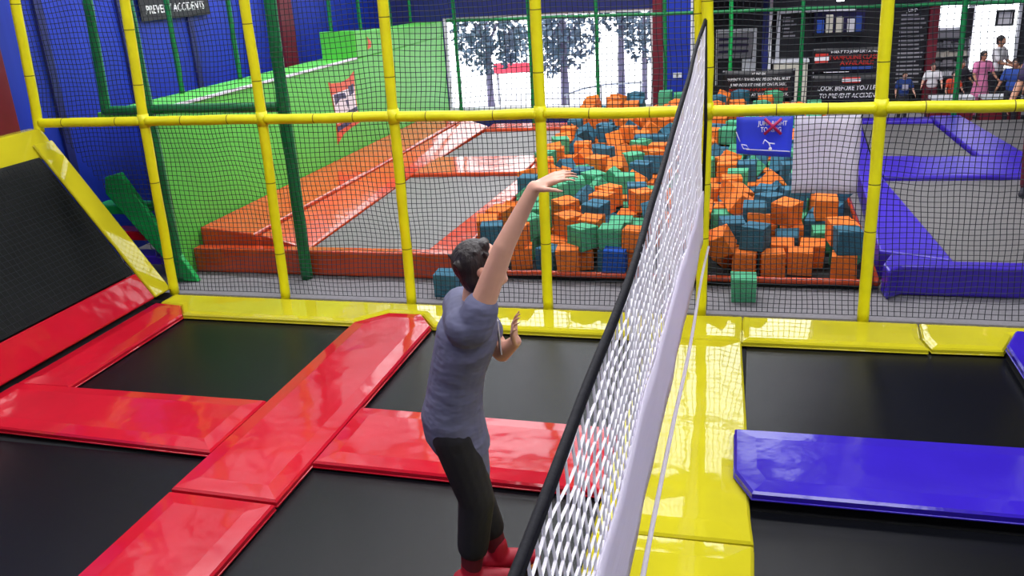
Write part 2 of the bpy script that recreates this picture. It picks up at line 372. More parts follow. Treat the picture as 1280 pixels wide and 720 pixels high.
NU, NV, PITCH = 236, 74, .0415
def net_pt(i, j):
    x = -1.0+i*PITCH; z = .02+j*PITCH
    a = Vector((x*1.1, z*1.1, 3.3)); b = Vector((x*2.9, z*2.9, 8.1))
    bay = math.sin(PI*min(1, z/1.586)) if z < 1.586 else math.sin(PI*min(1, (z-1.586)/1.5))
    dx = .05*noise.noise(a)+.02*noise.noise(b)+.05*bay*noise.noise(Vector((x*.9, 1, 0)))
    dz = (.045*noise.noise(a+Vector((5,5,5)))+.02*noise.noise(b+Vector((1,2,3))))*min(1, bay*3) - .02*bay
    dy = .045+.05*bay*(.6+noise.noise(a*.7))
    return Vector((x+dx, dy, max(.012, z+dz)))
grid = [[net_pt(i, j) for j in range(NV)] for i in range(NU)]
ok = lambda p: not (p.x < -.02 and p.z < 1.40*(-p.x)/.9+.12)
lines = []
def runs(L):
    out = []; cur = []
    for p in L:
        if ok(p): cur.append(p)
        else:
            if len(cur) > 2: out.append(cur)
            cur = []
    if len(cur) > 2: out.append(cur)
    return out
for i in range(NU): lines += runs(grid[i])
for j in range(NV): lines += runs([grid[i][j] for i in range(NU)])
o = strand_mesh('safety_netting', lines, .003, M['net']); tag(o, 'dark square-mesh safety netting strung behind the yellow poles', 'net')

# ================================================================== VOLLEYBALL NET
vn = root('volleyball_net', (0, 0, 0), 'white volleyball net with black top tape running toward the viewer', 'net')
TOP = [(-.07,2.22),(-1.2,2.07),(-2.683,1.868),(-3.8,1.767),(-4.495,1.722),(-5.0,1.708),(-5.47,1.70),(-6.1,1.71)]
BOT = [(-.07,.62),(-1.836,.71),(-3.086,.79),(-3.725,.80),(-4.289,.82),(-6.1,.86)]
def interp(T, y):
    for (y0, z0), (y1, z1) in zip(T, T[1:]):
        if y <= y0 and y >= y1: return z0+(z1-z0)*(y-y0)/(y1-y0)
    return T[-1][1]
def vx(y, v): return 4.81+.012*noise.noise(Vector((y*1.2, v*1.5, 0)))+(.05*v if y > -.3 else .0)*0
def vp(y, v):
    z0, z1 = interp(BOT, y), interp(TOP, y); return Vector((vx(y, v), y, z0+(z1-z0)*v))
CELL = .064
lines = []
def wob(y, v): return Vector((.012*noise.noise(Vector((y*4, v*5, 2))), .014*noise.noise(Vector((y*5, v*6, 7))), .012*noise.noise(Vector((y*5, v*6, 11)))))
for c in range(93):
    y = -.12-c*CELL; lines.append([vp(y, r/24)+wob(y, r/24) for r in range(25)])
for r in range(1, 17):
    v = r/16.5; lines.append([vp(-.08-.05*k, v)+wob(-.08-.05*k, v) for k in range(120)])
strand_mesh('mesh', lines, .0037, M['whitecord'], vn, 4)
mb = MB()
ys = [-.08-.06*k for k in range(101)]
V = []; F = []
for k, y in enumerate(ys):
    c = vp(y, 0); h = .40+.03*noise.noise(Vector((y*2, 0, 4)))
    for q in range(7):
        zq = c.z-.01+h*q/6; V.append((c.x+.017+.006*noise.noise(Vector((y*3, q*.5, 1))), y, zq))
for k in range(len(ys)-1):
    for q in range(6): a = k*7+q; F.append((a, a+1, a+8, a+7))
mb.add(V, F, True); bo = mb.build('bottom_band', M['whiteband'], vn)
so = bo.modifiers.new('thickness', 'SOLIDIFY'); so.thickness = .006
mb = MB(); pts = [vp(y, 1) for y in ys]
mb.tube([p+Vector((0,0,.006)) for p in pts], .0105, 10); mb.tube([p-Vector((0,0,.014)) for p in pts], .0095, 10)
mb.build('top_tape', M['blacktape'], vn)
mb = MB(); mb.tube([Vector((4.868+.006*math.sin(y*2), y, interp(BOT, y)-.045)) for y in ys], .009, 8); mb.build('bottom_rope', M['whiteband'], vn)
mb = MB(); mb.tube([vp(-.07, 0)+Vector((.0,.03,0)), Vector((4.83,-.05,1.5)), vp(-.07,1)+Vector((0,.03,0))], .012, 8); mb.build('tie_strap', M['blacktape'], vn)

# ================================================================== BACK LEFT: orange trampoline unit
def block(name, poly, z0, z1, m, label, cat='pad', group=None, bevel=.02):
    mb = MB(); mb.prism([(p[0], p[1], z0) for p in poly], (0, 0, z1-z0))
    return tag(mb.build(name, m, bevel=bevel), label, cat, group)
G = 'orange pads of the raised trampolines'
block('orange_pad', [(-.10,.58),(2.62,.58),(2.62,.72),(-.10,.72)], .004, .25, M['orange'], 'orange front pad facing the walkway', group=G)
mb = MB(); mb.prism([(-.085,.73,.01),(-.085,.73,.42),(.52,.73,.36),(.56,.73,.01)], (.0,6.7,0)); tag(mb.build('orange_pad', M['orange'], bevel=.02), 'orange pad sloping up against the green wall', 'pad', G)
mb = MB(); mb.add([(.575,.73,.01),(1.08,.73,.01),(.95,3.6,.01),(.955,7.4,.01),(.575,7.4,.01),(.575,.73,.35),(1.08,.73,.225),(.95,3.6,.225),(.955,7.4,.225),(.575,7.4,.35)],[(4,3,2,1,0),(5,6,7,8,9),(0,1,6,5),(1,2,7,6),(2,3,8,7),(3,4,9,8),(4,0,5,9)]); tag(mb.build('orange_pad', M['orange'], bevel=.015), 'gently tilted orange pad beside the sloping one, left of the grey beds', 'pad', G)
block('orange_pad', [(.97,3.83),(2.42,3.9),(2.40,4.92),(.96,4.85)], .01, .25, M['orange'], 'orange cross pad between the two grey beds', group=G)
block('orange_pad', [(2.30,.73),(2.64,.73),(2.62,7.4),(2.36,7.4),(2.45,4.0)], .01, .25, M['orange'], 'orange pad between the grey beds and the foam pit', group=G)
block('orange_pad', [(1.01,7.0),(2.35,7.05),(2.35,7.5),(1.01,7.5)], .01, .25, M['orange'], 'orange pad at the far end under the shop window', group=G)
block('trampoline_bed', [(1.085,.73),(2.29,.73),(2.43,3.88),(.965,3.80)], .16, .205, M['greybed'], 'grey trampoline bed with orange pads, nearer one', 'trampoline', 'grey beds', bevel=0)
block('trampoline_bed', [(.98,4.88),(2.38,4.95),(2.34,7.03),(1.02,6.98)], .16, .205, M['greybed'], 'grey trampoline bed with orange pads, below the shop window', 'trampoline', 'grey beds', bevel=0)
# green padded wall: low and tall blocks
gw = root('green_wall_block', (0,0,0), 'bright green padded wall block beside the orange pads', 'wall block')
mb = MB(); mb.box(-.22, -.10, .40, 8.56, .0, 1.60); mb.build('low_block', M['green'], gw, .01)
mb = MB(); mb.box(-.75, -.225, .44, 8.56, 1.5, 1.60); mb.build('top_deck', M['green'], gw, .01)
mb = MB(); mb.box(-.235, -.09, .385, .398, .0, 1.60); mb.build('end_panel', M['black'], gw)
mb = MB(); mb.box(-.75, -.225, 1.2, 8.56, .0, 1.49); mb.build('under_deck_shade', M['black'], gw)  # black fill standing in for the shade below the deck
mb = MB(); mb.prism([(-.10,4.9,1.605),(-.10,8.56,1.605),(-.10,8.56,1.85),(-.10,6.3,1.89),(-.10,4.9,1.975)], (-.52,0,0)); mb.build('tall_block', M['green'], gw, .01)
mb = MB(); mb.box(-.115, -.085, .42, 4.88, 1.60, 1.625); mb.build('edge_highlight', M['whitepaint'], gw)  # highlight along the block's top edge, put in as a white strip
# emblem panel on the green wall (faces +X)
em = root('wall_emblem', (0,0,0), 'orange and white emblem panel on the green wall', 'sign')
def wallpoly(pts, m, name, d): 
    mb = MB(); mb.prism([(-.097+d, p[0], p[1]) for p in pts], (.004,0,0)); return mb.build(name, M[m], em)
wallpoly([(3.93,1.41),(4.02,1.385),(4.3,1.36),(4.55,1.385),(4.73,1.455),(4.70,1.1),(4.74,.76),(4.45,.74),(4.2,.70),(3.98,.60),(4.02,.95),(3.98,1.2)], 'orangeprint', 'border', 0)
wallpoly([(4.0,1.24),(4.68,1.26),(4.67,.86),(4.04,.86)], 'white', 'white_field', .004)
wallpoly([(4.03,1.24),(4.36,1.22),(4.40,1.14),(4.20,1.16),(4.05,1.10)], 'darkprint', 'dark_shape', .008)
wallpoly([(4.48,1.28),(4.66,1.30),(4.64,1.18),(4.50,1.16)], 'darkprint', 'dark_shape', .008)
wallpoly([(4.36,1.12),(4.44,1.12),(4.41,1.0)], 'darkprint', 'dark_shape', .008)
wallpoly([(4.02,.94),(4.70,.99),(4.70,.93),(4.02,.88)], 'darkprint', 'dark_stripe', .008)
wallpoly([(4.02,.82),(4.68,.88),(4.68,.82),(4.02,.76)], 'darkprint', 'dark_stripe', .008)
e2 = root('wall_emblem', (0,0,0), 'tiny orange emblem high on the tall green block', 'sign')
mb = MB(); mb.prism([(-.098,5.3,1.86),(-.098,5.42,1.78),(-.098,5.40,1.71),(-.098,5.28,1.69),(-.098,5.32,1.78)], (.006,0,0)); mb.build('emblem_panel', M['orangeprint'], e2)

# green frame by the left walkway
gf = root('pole_barrier', (0,0,0), 'dark green foam-sleeved frame standing on the grey walkway', 'frame')
def gpost(pts, r=.045, parent=gf, name='post', m='greentube'): return post(pts, name, r, m, (), parent)
gpost([(1.14,.51,.0),(1.15,.51,1.5),(1.17,.51,3.0)], .055)
gpost([(-.10,.325,.0),(-.10,.325,1.6),(-.10,.325,3.0)], .05)
gpost([(-.56,.345,1.60),(-.53,.345,2.2),(-.49,.345,3.0)], .042)
post([(-.57,.345,1.63),(-.12,.34,1.635),(.1,.36,1.635),(1.12,.47,1.615)], 'crossbar', .042, 'greentube', (), gf)
gr = root('green_railing', (0,0,0), 'thin green railing posts standing on the green wall block', 'railing')
for y in (1.70, 2.85): gpost([(-.68,y,1.605),(-.68,y,2.8)], .028, gr)
for y, z in ((5.2,1.96),(6.2,1.90),(7.4,1.87),(8.3,1.87)): gpost([(-.58,y,z),(-.58,y,2.9)], .028, gr)
post([(-.68,1.7,2.78),(-.64,5.2,2.78),(-.58,8.3,2.78)], 'handrail', .028, 'greentube', (), gr)
# stair with green stringers
st = root('play_stair', (0,0,0), 'small play stair with green stringer beside the green wall', 'stair')
mb = MB(); mb.prism([(.10,.30,.004),(-.06,.30,.004),(-.73,.30,.86),(-.70,.30,1.02),(-.53,.30,1.06)], (0,.06,0)); mb.build('stringer', M['greenbright'], st, .01)
for x0, x1, z, m in ((-.95,-.40,.64,'greenbright'),(-.85,-.30,.38,'red'),(-.75,-.245,.14,'violet')):
    mb = MB(); mb.box(x0, x1, .365, .58, z, z+.09); mb.build('tread', M[m], st, .015)
# ================================================================== FOAM PIT
pit = root('foam_pit', (0,0,0), 'low foam pit tray with orange front edge', 'pit')
prof = ((.66,.06),(1.0,.06),(1.7,.13),(5.5,.20),(7.35,.36))
for (y0, a), (y1, b) in zip(prof, prof[1:]):
    mb = MB(); mb.prism([(2.66,y0,.004),(2.66,y0,a),(2.66,y1,b),(2.66,y1,.004)], (3.48,0,0)); mb.build('tray', M['undercourt'], pit)
mb = MB(); pp = [(2.66+k*.058, .63+.006*noise.noise((k*.3,0,0)), .075+.008*noise.noise((k*.2,1,0))) for k in range(61)]; mb.tube(pp, .028, 8); mb.build('front_edge', M['orange'], pit)
mb = MB(); mb.tube([(6.17,.63,.075),(6.175,2.4,.1),(6.175,7.3,.12)], .03, 8); mb.build('side_edge', M['orange'], pit)
# cube meshes: bevelled, slightly worn
def cube_mesh(name, m, s, seed):
    bm = bmesh.new(); bmesh.ops.create_cube(bm, size=s)
    r = random.Random(seed)
    for v in bm.verts: v.co += Vector([r.uniform(-.006, .006) for _ in range(3)])
    bmesh.ops.bevel(bm, geom=bm.edges[:], offset=.009, segments=2, affect='EDGES', profile=.6)
    me = bpy.data.meshes.new(name); bm.to_mesh(me); bm.free(); me.materials.append(m); return me
S = .20
CM = {c: [cube_mesh('foam_cube', M['f_'+c], S, 10*i+k) for k in range(3)] for i, c in enumerate(('orange','teal','green','blue'))}
def cube_obj(c, loc, rot, label, group=None):
    o = bpy.data.objects.new('foam_cube', rnd.choice(CM[c])); COL.objects.link(o); o.location = loc; o.rotation_euler = rot
    return tag(o, label, 'foam cube', group)
HEAP = """5.577,4.462,.283,1.06,1.55,1.57 5.266,1.51,.214,.95,1.67,-1.57 2.781,4.454,.283,-1.59,-0,2.99 4.572,7.127,.443,-.62,1.66,-1.57 5.359,.841,.162,1.66,-1.57,0
4.013,5.325,.299,-.48,1.55,1.57 3.183,2.597,.249,-.62,1.59,-1.57 3.724,1.785,.234,.19,-1.59,1.57 4.228,4.526,.325,-1.59,-2.43,.13 3.504,2.849,.253,1.31,1.55,1.57
5.201,2.409,.245,1.55,-.01,2.75 4.684,1.429,.205,-1.65,1.47,1.57 5.562,1.75,.233,-3.14,-.02,1.35 3.457,2.538,.247,1.58,-1.55,-1.57 2.821,.823,.162,2.75,1.57,0
5.621,3.577,.267,.21,-1.59,1.57 4.03,3.021,.256,1.57,.02,-1.56 3.736,3.005,.256,-.1,1.59,-1.57 5.965,1.108,.174,-3.1,-.08,1.05 2.786,6.142,.358,-3.12,.08,-1.35
5.335,4.557,.285,-0,3.12,1.49 4.666,6.213,.364,-1.59,-.09,1.74 3.402,5.905,.337,-.13,-1.48,-1.57 3.468,7.152,.445,-1.49,-1.48,-1.57 5.297,4.149,.277,-.21,1.55,1.57
3.14,5.972,.343,1.57,-.09,1.61 4.86,3.792,.271,-.54,-1.55,-1.57 4.941,2.983,.256,1.29,-1.55,-1.57 2.872,7.154,.445,-.24,-1.48,-1.57 5.529,1.512,.214,.1,-0,.03
4.11,1.523,.215,1.67,.01,-.06 3.442,.816,.162,-.49,-1.57,0 3.984,4.454,.283,-.03,1.55,1.57 5.813,6.635,.4,-.77,1.66,-1.57 3.111,2.367,.244,1.32,-1.59,1.57
6.003,5.528,.308,1.59,.06,-1.29 5.341,3.496,.265,.57,1.59,-1.57 2.991,5.31,.299,1.39,-1.59,1.57 5.184,5.08,.294,-1.59,-.01,2.84 2.819,5.057,.294,-1.55,-0,.1
3.377,6.533,.392,.17,1.48,1.57 4.31,3.63,.268,-.02,-3.14,-.02 2.85,3.272,.261,1.55,0,-3.04 4.944,2.304,.243,-.07,1.55,1.57 3.195,5.083,.294,.01,-1.55,-1.57
3.925,4.949,.292,-1.08,1.59,-1.57 2.86,2.61,.249,.01,.01,-.69 5.514,2.04,.238,1.57,.02,-1.57 4.391,6.825,.417,1.31,1.48,1.57 5.108,4.542,.284,-.31,-1.59,1.57
4.568,4.155,.277,-3.12,-.01,.31 4.391,2.066,.239,-.02,1.59,-1.57 4.989,7.156,.446,1.34,1.48,1.57 3.49,4.657,.286,.02,-.01,.51 3.378,4.419,.282,-.81,-1.55,-1.57
3.126,1.094,.172,-1.56,.1,-1.43 4.51,1.669,.229,-1.06,1.47,1.57 2.808,6.773,.412,-3.12,.08,-1.36 3.859,6.506,.389,1.24,-1.66,1.57 4.388,3.292,.261,-0,.02,-1.81
4.393,2.338,.285,1.59,-.75,.94 3.269,2.828,.253,.58,-1.59,1.57 4.063,3.585,.267,1.42,-1.55,-1.57 3.003,3.898,.272,.4,1.59,-1.57 3.427,1.691,.232,-1.07,1.67,-1.57
3.7,1.135,.176,1.3,-1.67,1.57 3.752,5.116,.295,.88,1.55,1.57 4.311,2.947,.255,-.17,1.55,1.57 3.409,6.177,.361,.08,.02,-.19 3.196,4.867,.29,1.57,.02,-1.48
5.268,5.983,.344,-1.51,1.48,1.57 3.46,1.056,.17,.11,1.65,-1.55 5.045,4.136,.277,-1.34,-1.55,-1.57 3.19,6.709,.407,-1.64,-1.48,-1.57 5.544,5.914,.338,.19,-1.48,-1.57
4.178,6.769,.412,1.58,.09,-1.49 5.423,6.84,.418,-.72,1.48,1.57 4.881,2.091,.239,-1.59,-0,3.1 2.877,1.399,.202,1.67,.01,-.15 4.21,.825,.162,-1.57,0,2.85
3.769,3.282,.261,1.59,.01,-.43 3.61,3.514,.265,-.64,-1.59,1.57 4.297,6.048,.35,.08,.04,-.5 4.332,1.404,.203,.3,-1.47,-1.57 3.785,2.068,.239,.02,-.01,.46
4.996,5.637,.314,1.17,1.66,-1.57 5.011,4.806,.289,-1.43,1.55,1.57 4.353,2.663,.25,1.07,-1.59,1.57 5.767,5.944,.341,.09,-.01,.1 4.573,3.868,.272,-1.29,-1.59,1.57
4.64,2.302,.243,.01,-.02,1.29 4.011,1.786,.234,1.57,-.02,1.48 4.02,2.065,.239,-1.41,-1.55,-1.57 3.713,5.368,.339,-1.6,2.19,-.04 5.241,2.087,.239,-.01,1.55,1.57
5.216,5.632,.314,.31,-1.48,-1.57 3.386,6.946,.427,-.08,1.48,1.57 4.384,6.27,.369,.04,-1.66,1.57 4.309,5.314,.34,-.78,.01,-.89 4.504,.848,.162,-1.65,-1.57,0
3.801,7.143,.444,1.61,-.08,1.13 4.285,4.992,.293,-0,-3.12,-1.51 3.807,5.588,.31,1.58,.08,-1.43 5.76,1.678,.23,-1.35,1.67,-1.57 5.289,1.784,.234,.4,-1.59,1.57
3.47,5.084,.294,.02,0,-.14 4.952,6.869,.421,.03,-.08,1.24 3.441,1.93,.236,1.58,-.02,.97 4.527,4.394,.282,1.17,-1.59,1.57 3.442,1.406,.203,1.47,.01,-3.05
5.617,2.344,.244,-1.34,1.59,-1.57 3.108,6.981,.43,-.08,-.03,2.81 5.239,1.108,.173,.07,1.47,1.57 5.834,2.386,.245,.11,1.55,1.57 4.906,1.29,.191,-1.63,-.08,2.22
2.847,6.539,.392,-1.31,1.66,-1.57 5.79,6.151,.359,-.02,1.48,1.57 3.78,4.538,.284,-1.57,-.02,1.58 3.202,5.291,.298,-1.59,-0,3.1 3.533,3.252,.261,1.54,-1.59,1.57
3.219,1.812,.234,1.58,-.01,.76 5.239,6.673,.404,-1.6,-.08,1.97 2.771,2.043,.238,-0,-3.12,-1.53 5.397,6.409,.381,-3.12,.08,-1.36 3.727,3.795,.271,.01,-.02,1.2
2.767,4.842,.29,-0,1.59,-1.57 4.328,7.066,.438,-1.24,-1.66,1.57 2.797,1.194,.182,.38,1.47,1.57 3.782,4.764,.288,.01,-.02,1.27 5.801,1.416,.204,1.6,-1.47,-1.57
6.028,7.209,.45,1.57,-1.48,-1.57 5.011,6.576,.395,.05,1.66,-1.57 5.539,5.024,.293,-.01,-3.13,-.99 3.651,6.324,.374,1.62,-.07,.99 4.077,3.235,.26,1.51,-1.59,1.57
4.911,5.365,.3,-.01,-.02,2.15 2.917,4.238,.279,.02,-0,.02 3.328,3.34,.262,-0,-.02,1.61 4.044,6.244,.367,1.1,1.48,1.57 5.252,5.278,.298,-1.59,-.01,2.75 3.85,3.552,.266,.03,1.59,-1.57
2.846,2.344,.244,.17,-1.55,-1.57 5.56,4.756,.288,-0,-3.12,-1.5 4.049,5.957,.342,1.48,.01,-3.07 2.829,5.894,.336,-.37,-1.66,1.57 3.973,.85,.162,-1.54,1.57,0 3.153,.85,.162,-0,0,-2.89
5.824,4.392,.282,1.52,-1.55,-1.57 4.311,4.751,.288,.02,0,-.16 5.597,2.72,.251,1.58,.02,-1.02 3.126,3.638,.268,-3.13,.01,-.7 3.8,2.568,.248,-1.55,-1.55,-1.57
5.339,7.18,.448,-.18,-1.66,1.57 4.899,1.825,.234,-1.54,-1.59,1.57 3.478,3.834,.271,-.78,1.55,1.57 3.156,2.056,.239,-.04,-1.55,-1.57 4.643,4.752,.288,1.35,-1.59,1.57
5.546,3.19,.259,.16,1.59,-1.57 5.927,.806,.162,-3.14,0,1.48 3.826,5.832,.331,.02,.08,-1.31 3.118,6.492,.388,-.01,1.66,-1.57 5.851,3.882,.272,.01,-1.59,1.57
3.826,2.344,.244,-1.32,-1.59,1.57 5.603,2.958,.255,.02,1.55,1.57 3.678,6.864,.42,-.06,1.66,-1.57 5.587,5.362,.299,-1.58,-.02,2.07 4.954,5.056,.314,-1.55,-1.35,1.26
4.043,5.621,.313,.88,1.49,1.57 4.741,5.894,.336,.03,-1.66,1.57 4.646,2.056,.239,-.28,1.59,-1.57 4.063,1.093,.172,-1.58,.1,-1.74 4.685,4.989,.293,-1.58,.02,-1.97
4.089,3.825,.271,-1.49,-1.59,1.57 4.375,6.537,.392,-3.08,.06,-.74 4.128,6.52,.391,-.03,1.48,1.57 5.441,1.107,.173,.05,1.67,-1.57 5.873,4.639,.286,1.38,1.59,-1.57
4.272,1.073,.171,1.6,1.47,1.41 4.916,6.213,.364,1.55,-.08,1.78 5.837,2.608,.249,-.01,-1.59,1.57 3.492,4.14,.29,1.59,-.14,-.18 4.241,5.76,.325,.09,-.01,.1
5.633,3.906,.273,1.57,.02,-1.58 2.825,3.535,.266,1.23,-1.55,-1.57 3.138,1.347,.197,1.51,1.47,1.57 4.1,2.4,.245,-.1,1.55,1.57 3.165,4.351,.281,.01,-.01,.73
4.299,1.751,.233,.26,1.55,1.57 4.703,5.313,.299,-1.59,.01,-2.63 5.423,3.838,.271,-0,-.02,1.78 5.525,6.193,.362,1.15,1.66,-1.57 4.08,7.1,.441,.2,-1.66,1.57
5.172,2.671,.25,-1.57,.02,-1.61 5.545,4.13,.277,1.44,1.59,-1.57 5.341,3.228,.26,1.59,0,-.25 4.641,6.796,.414,.89,1.66,-1.57 5.58,6.568,.395,-1.51,.06,-.83
3.705,1.451,.208,-3.04,-.01,.1 2.796,3.061,.257,-1.42,-1.59,1.57 3.818,4.14,.277,1.16,-1.59,1.57 2.773,3.824,.271,1.57,-.02,1.64 5.939,6.825,.417,.07,.05,-.68
5.218,6.24,.366,-.84,1.66,-1.57 3.194,6.272,.369,1.41,1.48,1.57 5.845,4.156,.277,-1.4,1.55,1.57 5.582,.89,.162,-0,-0,-1.62 4.952,5.92,.339,-3.06,.01,-.09
5.843,3.532,.266,-.1,-1.59,1.57 5.211,4.773,.289,1.44,-1.55,-1.57 4.063,4.104,.276,-.8,-1.55,-1.57 4.654,1.16,.219,.05,2.38,1.98 5.566,7.142,.444,.56,1.48,1.57
4.968,3.205,.26,1.57,.02,-1.76 5.914,2.139,.24,1.19,-1.59,1.57 3.157,5.579,.311,-1.14,1.65,-1.65 4.759,3.448,.264,1.55,-.01,2.66 4.036,4.702,.287,.25,-1.55,-1.57
5.863,5.698,.319,-.28,1.66,-1.57 4.62,3.268,.261,1.57,-.02,1.37 5.767,3.339,.262,1.57,-.02,1.48 4.598,2.584,.248,-.01,-3.12,-1.23 5.86,2.892,.254,1.07,1.55,1.57
5.195,2.928,.255,1.57,-.02,1.79 3.4,2.328,.244,1.59,0,-.09 3.408,5.397,.301,-.01,-.03,1.87 4.54,3.582,.267,1.5,-1.59,1.57 3.715,.867,.162,-1.78,1.57,0
4.347,3.841,.271,.02,1.59,-1.57 5.579,5.649,.315,-.81,-1.66,1.57 2.834,1.814,.234,1.31,1.59,-1.57 4.995,1.04,.171,-1.57,-.09,2.03 2.802,5.579,.311,.29,1.65,-1.71
4.702,5.67,.317,-1.48,0,-.05 4.956,2.611,.249,-1.38,1.55,1.57 4.314,4.108,.276,-3.14,-.02,1.33 5.13,.832,.162,-0,-0,3.07 5.83,4.942,.292,.03,1.55,1.57
4.133,2.681,.25,1.18,-1.55,-1.57 3.138,4.107,.276,1.58,-.02,1.1 4.724,3.048,.257,-1.57,.02,-1.65 4.686,6.539,.392,-.06,1.66,-1.57 3.47,5.657,.316,-1.13,-1.48,-1.57
5.184,5.326,.499,.37,-1.59,1.57 4.524,5.48,.36,-1.9,-1.05,-.69 4.684,.984,.327,1.1,2.33,-1.24 4.069,3.633,.468,.7,-1.59,1.57 3.988,3.042,.457,1.36,-1.55,-1.57
6.011,2.646,.437,1.55,-2.95,0 2.786,1.067,.37,1.35,1.67,-1.57 4.743,5.624,.514,.08,.02,-.27 5.976,6.489,.388,-.8,1.48,1.57 4.692,1.606,.399,1.99,-.36,1.52 4.704,.803,.459,-2.63,.3,0
5.027,2.673,.45,-0,.02,-1.61 4.11,4.908,.501,.47,-.66,-1.13 5.504,6.134,.558,-.08,-.03,2.75 4.907,3.005,.456,.03,1.59,-1.57 4.249,5.901,.538,.86,1.48,1.57
4.509,4.394,.482,.53,-1.55,-1.57 5.378,2.655,.385,-.95,-.78,-.06 4.37,3.282,.461,1.25,-1.55,-1.57 3.937,1.311,.291,.75,-2.48,-1.11 3.388,2.752,.451,-3.12,0,-.27
2.772,5.573,.51,-1.39,-1.49,-1.71 2.804,5.335,.446,1.07,-.96,.43 4.359,2.686,.45,-1.56,.02,-1.22 3.021,4.525,.414,-2.75,.54,.64 2.991,4.811,.328,-1.56,-.96,-1.39
5.17,6.176,.562,-.13,-1.48,-1.57 2.793,4.05,.441,1.06,.18,-3.02 4.645,6.815,.617,1.01,1.48,1.57 3.768,1.084,.372,-1.34,1.67,-1.57 4.573,2.977,.448,-1.36,.01,-1.61
5.645,2.622,.449,.01,1.59,-1.57 4.1,6.586,.597,.08,.03,-.36 5.192,5.035,.493,.04,1.59,-1.57 4.041,1.059,.37,.1,-1.47,-1.63 4.786,2.779,.252,.02,.01,-.59
4.414,4.09,.476,1.55,.01,-2.77 5.148,5.581,.51,0,3.06,1.59 3.576,5.079,.494,.15,1.59,-1.57 2.81,6.446,.585,-1.6,.08,-1.92 6.002,1.528,.215,-.31,1.47,1.57 6.01,5.3,.298,1.55,0,-2.95
3.635,2.341,.402,-1.83,-.7,.65 5.115,4.49,.483,1.58,-.02,1.26 3.839,3.508,.465,-.6,1.59,-1.57 5.988,6.233,.514,-1.48,.68,.05 3.118,.854,.362,-3.06,1.57,0
5.813,1.933,.236,.34,1.55,1.57 4.87,4.886,.491,-.01,.02,-1.86 5.443,7.003,.633,1.65,-.04,.48 2.806,5.908,.538,1.35,1.48,1.57 2.792,4.666,.46,.18,.52,-1.22
3.708,3.155,.456,2.2,-.25,-.08 3.475,6.793,.606,1.63,-.38,1.49 4.038,4.494,.484,-1.56,1.55,1.57 4.974,2.39,.445,-3.12,-0,.11 3.031,6.209,.542,-.36,-2.05,.33
3.431,6.564,.595,-.01,1.48,1.57 3.149,4.085,.476,1.55,0,-3.06 3.595,6.113,.515,-.86,-.14,-.21 5.976,4.403,.475,.07,-3.01,-.65 4.412,6.306,.573,1.45,1.48,1.57
4.478,5.754,.435,-.73,-.08,-1.66 2.896,1.602,.344,.32,-.84,1.41 4.905,3.243,.46,.02,-.01,.51 5.275,6.422,.583,-1.65,.03,-2.75 5.028,2.066,.429,2.43,-1.11,-.15
4.432,6.73,.609,-.82,1.66,-1.57 2.955,2.137,.392,-.25,-.73,.02 5.207,3.833,.376,.67,-.72,1.29 3.539,2.568,.448,-.76,-1.59,1.57 4.908,3.572,.429,-2.44,-.9,1.07
3.454,3.318,.462,1.55,-.01,2.61 5.583,4.721,.488,-.21,-1.59,1.57 5.951,.855,.362,-1.57,-0,1.71 4.92,.807,.34,-.62,-1.01,-2.7 5.509,4.133,.477,-.53,-1.59,1.57
5.86,3.366,.463,.04,1.59,-1.57 3.832,4.466,.483,-.08,1.59,-1.57 3.837,6.057,.477,.11,.68,-.12 4.353,2.952,.455,1.54,-1.55,-1.57 4.647,2.129,.44,1.58,.01,-.91
3.18,6.557,.595,-1.44,1.48,1.57 4.373,.977,.369,-1.51,.01,-.36 3.2,3.84,.425,-2.46,.32,-1.91 4.741,3.966,.421,2.53,.76,-.52 4.287,4.313,.436,.7,-.98,1.32
3.654,4.01,.432,.97,-.23,-.33 3.113,3.195,.324,2.14,.39,.55 3.111,6.858,.621,.26,-1.48,-1.57 3.013,2.966,.389,2.47,-.71,-.13 4.676,6.169,.561,-.01,1.48,1.57
3.053,3.434,.373,1.35,-.83,-.48 4.638,6.435,.584,-1.53,.07,-1.03 3.734,.827,.362,2.42,-1.57,0 3.848,4.194,.478,.75,-1.55,-1.57 2.85,3.248,.461,-1.57,.02,-1.29
4.207,.798,.362,-1.57,0,-1.71 3.45,3.825,.471,-.01,3.12,1.24 3.439,1.53,.417,1.5,.07,-2.36 5.212,.916,.365,1.54,0,-1.93 3.862,7.195,.65,-1.57,.09,-1.58
3.789,1.996,.437,.88,-1.59,1.57 4.097,7.082,.64,-1.66,.01,-3.01 4.103,3.365,.458,-.19,-.02,-.16 3.351,6.048,.551,-3.06,.03,-.3 5.393,4.571,.485,-1.56,-.02,1.01
5.867,3.646,.466,3.02,-.04,-.44 5.205,6.968,.429,1.55,.08,-1.78 2.79,3.601,.467,-.23,-1.55,-1.57 3.797,5.713,.522,-.02,.08,-1.76 3.889,2.491,.447,.11,-1.55,-1.57
2.999,5.734,.323,-1.65,-.03,2.78 3.565,5.428,.481,1.36,.62,-.09 4.968,7.098,.641,.54,1.48,1.57 3.766,1.725,.433,.31,1.59,-1.57 4.209,5.494,.342,-.04,2.54,.67
4.827,5.838,.532,-.94,1.66,-1.57 4.72,5.086,.494,-1.27,1.55,1.57 4.02,5.602,.512,-.77,-1.49,-1.57 5.088,3.603,.267,1.59,-0,.08 3.836,3.877,.47,1.56,.15,1.1
4.339,3.857,.472,1.43,1.55,1.57 5.672,6.87,.421,1.63,-.06,.79 3.237,5.304,.499,-1.55,0,-.23 5.116,3.041,.457,-1.58,-1.55,-1.57 5.487,1.525,.417,-.09,-.06,2.52
